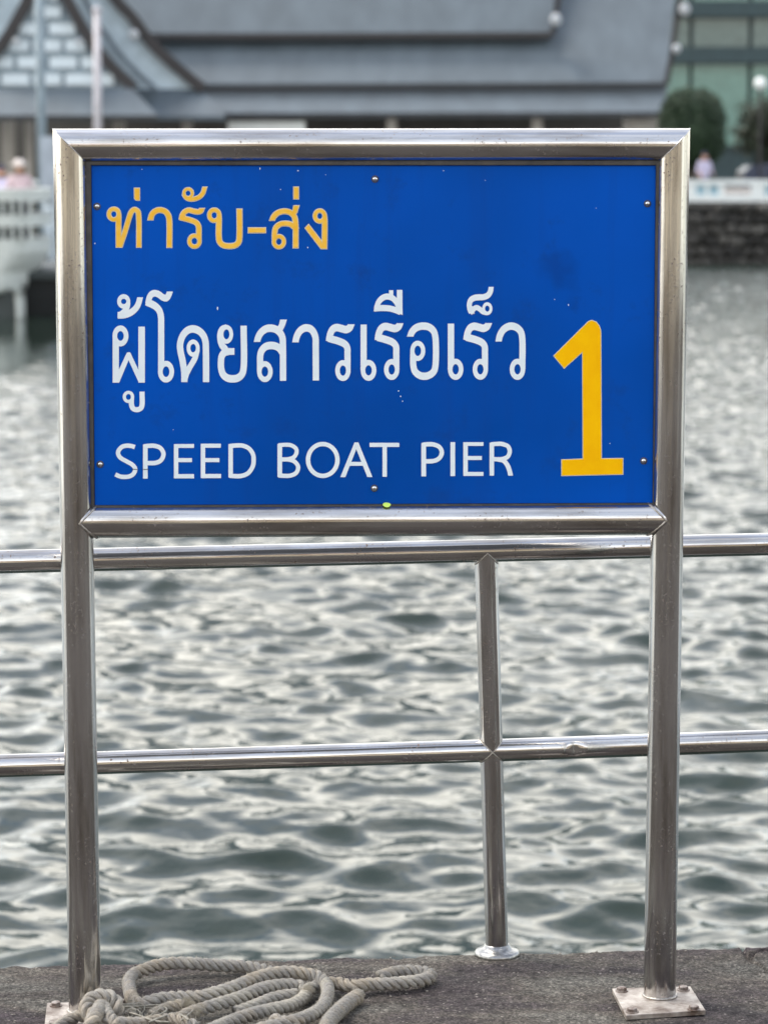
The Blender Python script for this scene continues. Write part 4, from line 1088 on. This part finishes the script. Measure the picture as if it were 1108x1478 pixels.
crown('crown', tree, on_y(1110, 188, 77), (52*77/F_PX, .95, 52*77/F_PX), 7000, .06, M['leaf2'], 'loose', 8)
lp = on_y(1097, 262, 74.5); lp.z = qz; lt = on_y(1097, 120, 74.5)
lamp = empty('globe_lamp', lp, 'white globe lamp on a thin post above the leafy tree', 'lamp')
mb = MB(); mb.pipe(lp, lt-Vector((0, 0, .1)), .035, 10); mb.build('pole', M['roof_edge'], lamp)
mb = MB(); mb.ball(lt, .165, .165, .165, 20, 14); mb.build('globe', M['white_paint'], lamp, smooth=True)

# ------------------------------------------------------------------ people
def person(loc, H, face, label, shirt, legs, hat=None, arms=0.25):
    root = empty('person', loc, label, 'person')
    J = {'pel': (0, 0, .53), 'bel': (0, .0, .62), 'che': (0, 0, .74), 'nk': (0, 0, .83), 'hd': (0, -.01, .87), 'tp': (0, -.005, .955),
         'sl': (-.10, 0, .80), 'el': (-.14, .0, .64), 'hl': (-.12, -.10, .55), 'sr': (.10, 0, .80), 'er': (.15, .0, .65), 'hr': (.11, -.12, .60),
         'll': (-.05, 0, .50), 'kl': (-.055, -.01, .28), 'al': (-.055, .01, .05), 'fl': (-.06, -.07, .015), 'lr': (.05, 0, .50), 'kr': (.055, -.02, .28), 'ar': (.06, .01, .05), 'fr': (.065, -.07, .015)}
    R_ = {'pel': .085, 'bel': .078, 'che': .09, 'nk': .035, 'hd': .052, 'tp': .045, 'sl': .04, 'el': .027, 'hl': .02, 'sr': .04, 'er': .027, 'hr': .02,
          'll': .06, 'kl': .04, 'al': .026, 'fl': .022, 'lr': .06, 'kr': .04, 'ar': .026, 'fr': .022}
    E_ = [('pel', 'bel'), ('bel', 'che'), ('che', 'nk'), ('nk', 'hd'), ('hd', 'tp'), ('che', 'sl'), ('sl', 'el'), ('el', 'hl'), ('che', 'sr'), ('sr', 'er'), ('er', 'hr'), ('pel', 'll'), ('ll', 'kl'), ('kl', 'al'), ('al', 'fl'), ('pel', 'lr'), ('lr', 'kr'), ('kr', 'ar'), ('ar', 'fr')]
    ks = list(J); me = bpy.data.meshes.new('body_cage'); me.from_pydata([Vector(J[k])*H for k in ks], [(ks.index(a), ks.index(b_)) for a, b_ in E_], [])
    tmp = bpy.data.objects.new('body', me); COL.objects.link(tmp); md = tmp.modifiers.new('s', 'SKIN'); tmp.modifiers.new('d', 'SUBSURF').levels = 2
    for i, k in enumerate(ks): me.skin_vertices[0].data[i].radius = (R_[k]*H, R_[k]*H*.8)
    me.skin_vertices[0].data[0].use_root = True
    dg = bpy.context.evaluated_depsgraph_get(); m2 = bpy.data.meshes.new_from_object(tmp.evaluated_get(dg)); bpy.data.objects.remove(tmp)
    m2.materials.clear()
    for x in (M['skin'], shirt, legs): m2.materials.append(x)
    for p in m2.polygons:
        z = p.center.z/H; p.use_smooth = True
        p.material_index = 2 if z < .54 and abs(p.center.x) < .11*H else (1 if z < .825 and not (z < .63 and abs(p.center.x) > .1*H) else 0)
    o = bpy.data.objects.new('body', m2); COL.objects.link(o); o.parent = root; o.rotation_euler = (0, 0, face)
    mb = MB(); o0 = Vector(loc)
    mb.ball(o0+Vector((0, .008, .925))*1 if False else o0+Vector((0, .012*H, .93*H)), .052*H, .056*H, .05*H)
    if hat: mb.lathe(o0+Vector((0, 0, .945*H)), [(.10*H, -.008), (.10*H, 0), (.058*H, .01*H), (.05*H, .04*H), (.03*H, .055*H)], 20)
    mb.build('hat' if hat else 'hair', hat or M['trousers'], root, smooth=True)
    for s_ in (-1, 1):   # nose and ears
        pass
    return root
# ------------------------------------------------------------------ left catamaran boat
def P2(px, py, Y): return on_y(px, py, Y)
BY = 47.0; bs = BY/F_PX
boat = empty('moored_boat', P2(20, 455, BY), 'white moored boat with slotted rails and a raked bow at the left edge', 'boat')
zt_ = P2(0, 276, BY).z; xr = P2(55, 300, BY).x
def zz(py): return P2(0, py, BY).z
def hullband(name, rows, mat, xl=-9, wid=1.6):
    """rows: (py, px of bow point) lofted: bow rounded in plan"""
    mb = MB(); vs = []; n = 12
    for (py, px) in rows:
        z = zz(py); xb = P2(px, py, BY).x
        for i in range(n):
            a = -math.pi/2+math.pi*i/(n-1); vs.append(Vector((xb-.45+.45*math.cos(a), BY+wid+wid*math.sin(a), z)))
        vs.append(Vector((xl, BY+2*wid, z))); vs.append(Vector((xl, BY, z)))
    m_ = n+2; fs = [(k*m_+i, k*m_+(i+1) % m_, (k+1)*m_+(i+1) % m_, (k+1)*m_+i) for k in range(len(rows)-1) for i in range(m_)]
    fs += [tuple(range(m_)), tuple(range(len(rows)*m_-1, (len(rows)-1)*m_-1, -1))]
    mb.add(vs, fs); return mb.build(name, mat, boat)
hullband('bulwark', [(346, 54), (365, 53), (380, 46), (392, 38)], M['boat_white'])
hullband('hull', [(392, 35), (410, 33), (418, 30), (424, 22)], M['boat_white'], wid=1.5)
for yc, px in ((281, 56), (318, 56)): hullband('rail', [(yc-8, px), (yc+9, px-.5)], M['boat_white'])
for k in range(44):
    for (ya, yb) in ((289, 309), (326, 347)):
        x = xr-.12-k*.155; mb = MB(); mb.box(x-.045, BY+.012, zz(yb), x, BY+.10, zz(ya)); mb.build('rail_post', M['boat_white'], boat)
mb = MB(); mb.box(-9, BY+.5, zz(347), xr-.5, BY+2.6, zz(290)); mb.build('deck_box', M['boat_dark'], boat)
mb = MB()
prof = [(418, 27, 6), (435, 29, 6.5), (452, 30, 6), (472, 29, 5)]
vs = []
for (py, px, w) in prof:
    c = P2(px, py, BY+.35)
    for i in range(12):
        a = 2*math.pi*i/12; vs.append(c+Vector((math.cos(a)*w*bs, math.sin(a)*.35, 0)))
mb.add(vs, [(k*12+i, k*12+(i+1) % 12, (k+1)*12+(i+1) % 12, (k+1)*12+i) for k in range(3) for i in range(12)]+[tuple(range(12))]); mb.build('bow_keel', M['boat_white'], boat, smooth=True)
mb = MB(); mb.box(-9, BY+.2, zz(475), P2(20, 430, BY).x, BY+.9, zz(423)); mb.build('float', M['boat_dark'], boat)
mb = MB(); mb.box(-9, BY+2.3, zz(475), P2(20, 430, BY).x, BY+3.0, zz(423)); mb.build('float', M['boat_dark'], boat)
pz = zz(290)
pl = P2(30, 300, BY+1.4); Hh = 1.25
person((pl.x, BY+1.3, P2(30, 231, BY+1.3).z-1.62*.985), 1.62, .3, 'person in pale pink top and sun hat standing on the white boat', M['shirt_pink'], M['trousers'], M['hat'])
pl = P2(2, 300, BY+1.6)
person((pl.x, BY+1.7, P2(2, 236, BY+1.7).z-1.60*.985), 1.60, -.4, 'person in lilac top at the far left on the white boat', M['shirt_lilac'], M['trousers'])
pl = P2(1016, 262, 74.0)
person((pl.x, 74.0, P2(1016, 218, 74).z-1.60*.985), 1.6, .5, 'person in pale lilac shirt standing behind the balustrade under the dome tree', M['shirt_lilac'], M['trousers'])

pn = empty('shade_block', P2(60, 455, 48), 'added dark block standing in for the shade below the white boat at the left', 'shade block')  # block added to darken the gap above the water and its reflection
mb = MB(); mb.box(-15, 48, WZ-.3, 3.2, 53, P2(0, 394, 48).z-.1); mb.build('float', M['shade_black'], pn)
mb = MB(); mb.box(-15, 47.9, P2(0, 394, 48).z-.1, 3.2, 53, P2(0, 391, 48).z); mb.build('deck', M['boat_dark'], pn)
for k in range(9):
    xx = -7.6+k*1.15; mb = MB(); mb.pipe((xx, 47.9, WZ+.38), (xx, 47.66, WZ+.38), .24, 18); mb.pipe((xx, 47.66, WZ+.38), (xx, 47.64, WZ+.38), .15, 18); mb.build('added_tyre', M['tyre'], pn)  # tyres added to dress the shade block
# second boat: grey-blue launch behind, bow towards the left
B2 = 57.0
boat2 = empty('grey_launch', P2(120, 400, B2), 'grey blue launch with a white chine moored behind the white boat', 'boat')
rows = []
n = 14; vs = []
for (py, px0, w) in ((286, 52, 1.1), (330, 54, 1.1), (368, 60, .95), (384, 63, .8)):
    for i in range(n):
        a = math.pi/2+math.pi*i/(n-1); z = P2(0, py, B2).z; xb = P2(px0, py, B2).x
        vs.append(Vector((xb+1.0+1.0*math.cos(a), B2+1.1+w*math.sin(a), z+.0)))
    vs.append(Vector((4.2, B2+1.1-w, P2(0, py, B2).z+.1))); vs.append(Vector((4.2, B2+1.1+w, P2(0, py, B2).z+.1)))
m_ = n+2; fs = [(k*m_+i, k*m_+(i+1) % m_, (k+1)*m_+(i+1) % m_, (k+1)*m_+i) for k in range(3) for i in range(m_)]; fs += [tuple(range(m_)), tuple(range(4*m_-1, 3*m_-1, -1))]
mb = MB(); mb.add(vs, fs); mb.build('hull', M['boat_blue'], boat2)
mb = MB(); pts = [Vector((P2(60, 389, B2-.1).x+t*.35, B2-.1+.0*t, P2(60, 389, B2).z+.26*min(t, 1.5)*.5)) for t in np.arange(0, 5, .5)*2.2]; mb.tube(pts, .075, 8); mb.build('chine', M['boat_white'], boat2, smooth=True)
mb = MB(); mb.box(P2(66, 0, B2).x, B2+.25, WZ-.3, 3.9, B2+1.9, P2(0, 384, B2).z); mb.build('keel', M['boat_dark'], boat2)
mb = MB(); p0 = P2(56, 290, B2-.05); p1 = P2(76, 196, B2-.05); mb.box(p0.x, B2-.0+.3, p0.z, p1.x+.05, B2+.7, p1.z); mb.build('cabin_post', M['lilac_white'], boat2)
p = P2(57, 300, B2+1.0)
mast = empty('blue_mast', (P2(57, 0, 60).x, 60, WZ), 'tall blue grey mast pole rising at the left above the boats', 'pole')
pa, pb = P2(62, 300, 60), P2(54, -160, 60)
mb = MB(); mb.pipe(Vector((pa.x, 60, WZ-.2)), pb, .105, 20, rb=.095); mb.build('pole', M['pole_blue'], mast, smooth=True)
mb = MB(); mb.lathe(Vector((pa.x, 60, WZ+.6)), [(.16, 0), (.16, .3), (.11, .36)], 20); mb.build('collar', M['pole_blue'], mast, smooth=True)
fp = P2(141, 262, 73); fp.z = qz
flag = empty('white_flagpole', fp, 'pale slim flagpole in front of the white block gable', 'pole')
mb = MB(); mb.pipe(fp, P2(140, 16, 73), .115, 16, rb=.095); mb.build('pole', M['pole_pale'], flag, smooth=True)
mb = MB(); mb.ball(P2(140, 14, 73), .13, .13, .1); mb.build('cap', M['pole_pale'], flag, smooth=True)

# navy car behind the balustrade at the right edge
cy = 75.5
cp_ = P2(1118, 262, cy); cp_.z = qz
car = empty('parked_car', cp_, 'dark navy parked car behind the balustrade under the leafy tree', 'car')
zc = qz
prof = [(-2.1, .35), (-2.1, .75), (-1.9, .92), (-1.1, 1.0), (-.6, 1.42), (.7, 1.45), (1.3, 1.02), (2.0, .95), (2.15, .7), (2.15, .35)]
mb = MB(); n = len(prof); x0 = cp_.x+1.15
mb.add([(x0+x, cy-.8+ (0 if z < 1.1 else .12), zc+z) for x, z in prof]+[(x0+x, cy+.8-(0 if z < 1.1 else .12), zc+z) for x, z in prof], [tuple(range(n)), tuple(range(2*n-1, n-1, -1))]+[(i, i+n, (i+1) % n+n, (i+1) % n) for i in range(n)])
mb.build('body', M['car_paint'], car)
for xx in (-1.35, 1.35):
    for yy in (-.84, .62):
        mb = MB(); mb.pipe((x0+xx, cy+yy, zc+.32), (x0+xx, cy+yy+.22, zc+.32), .32, 20); mb.build('wheel', M['tyre'], car)
mb = MB(); mb.box(x0-.45, cy-.735, zc+1.08, x0+.75, cy-.70, zc+1.36); mb.build('window', M['car_glass'], car)
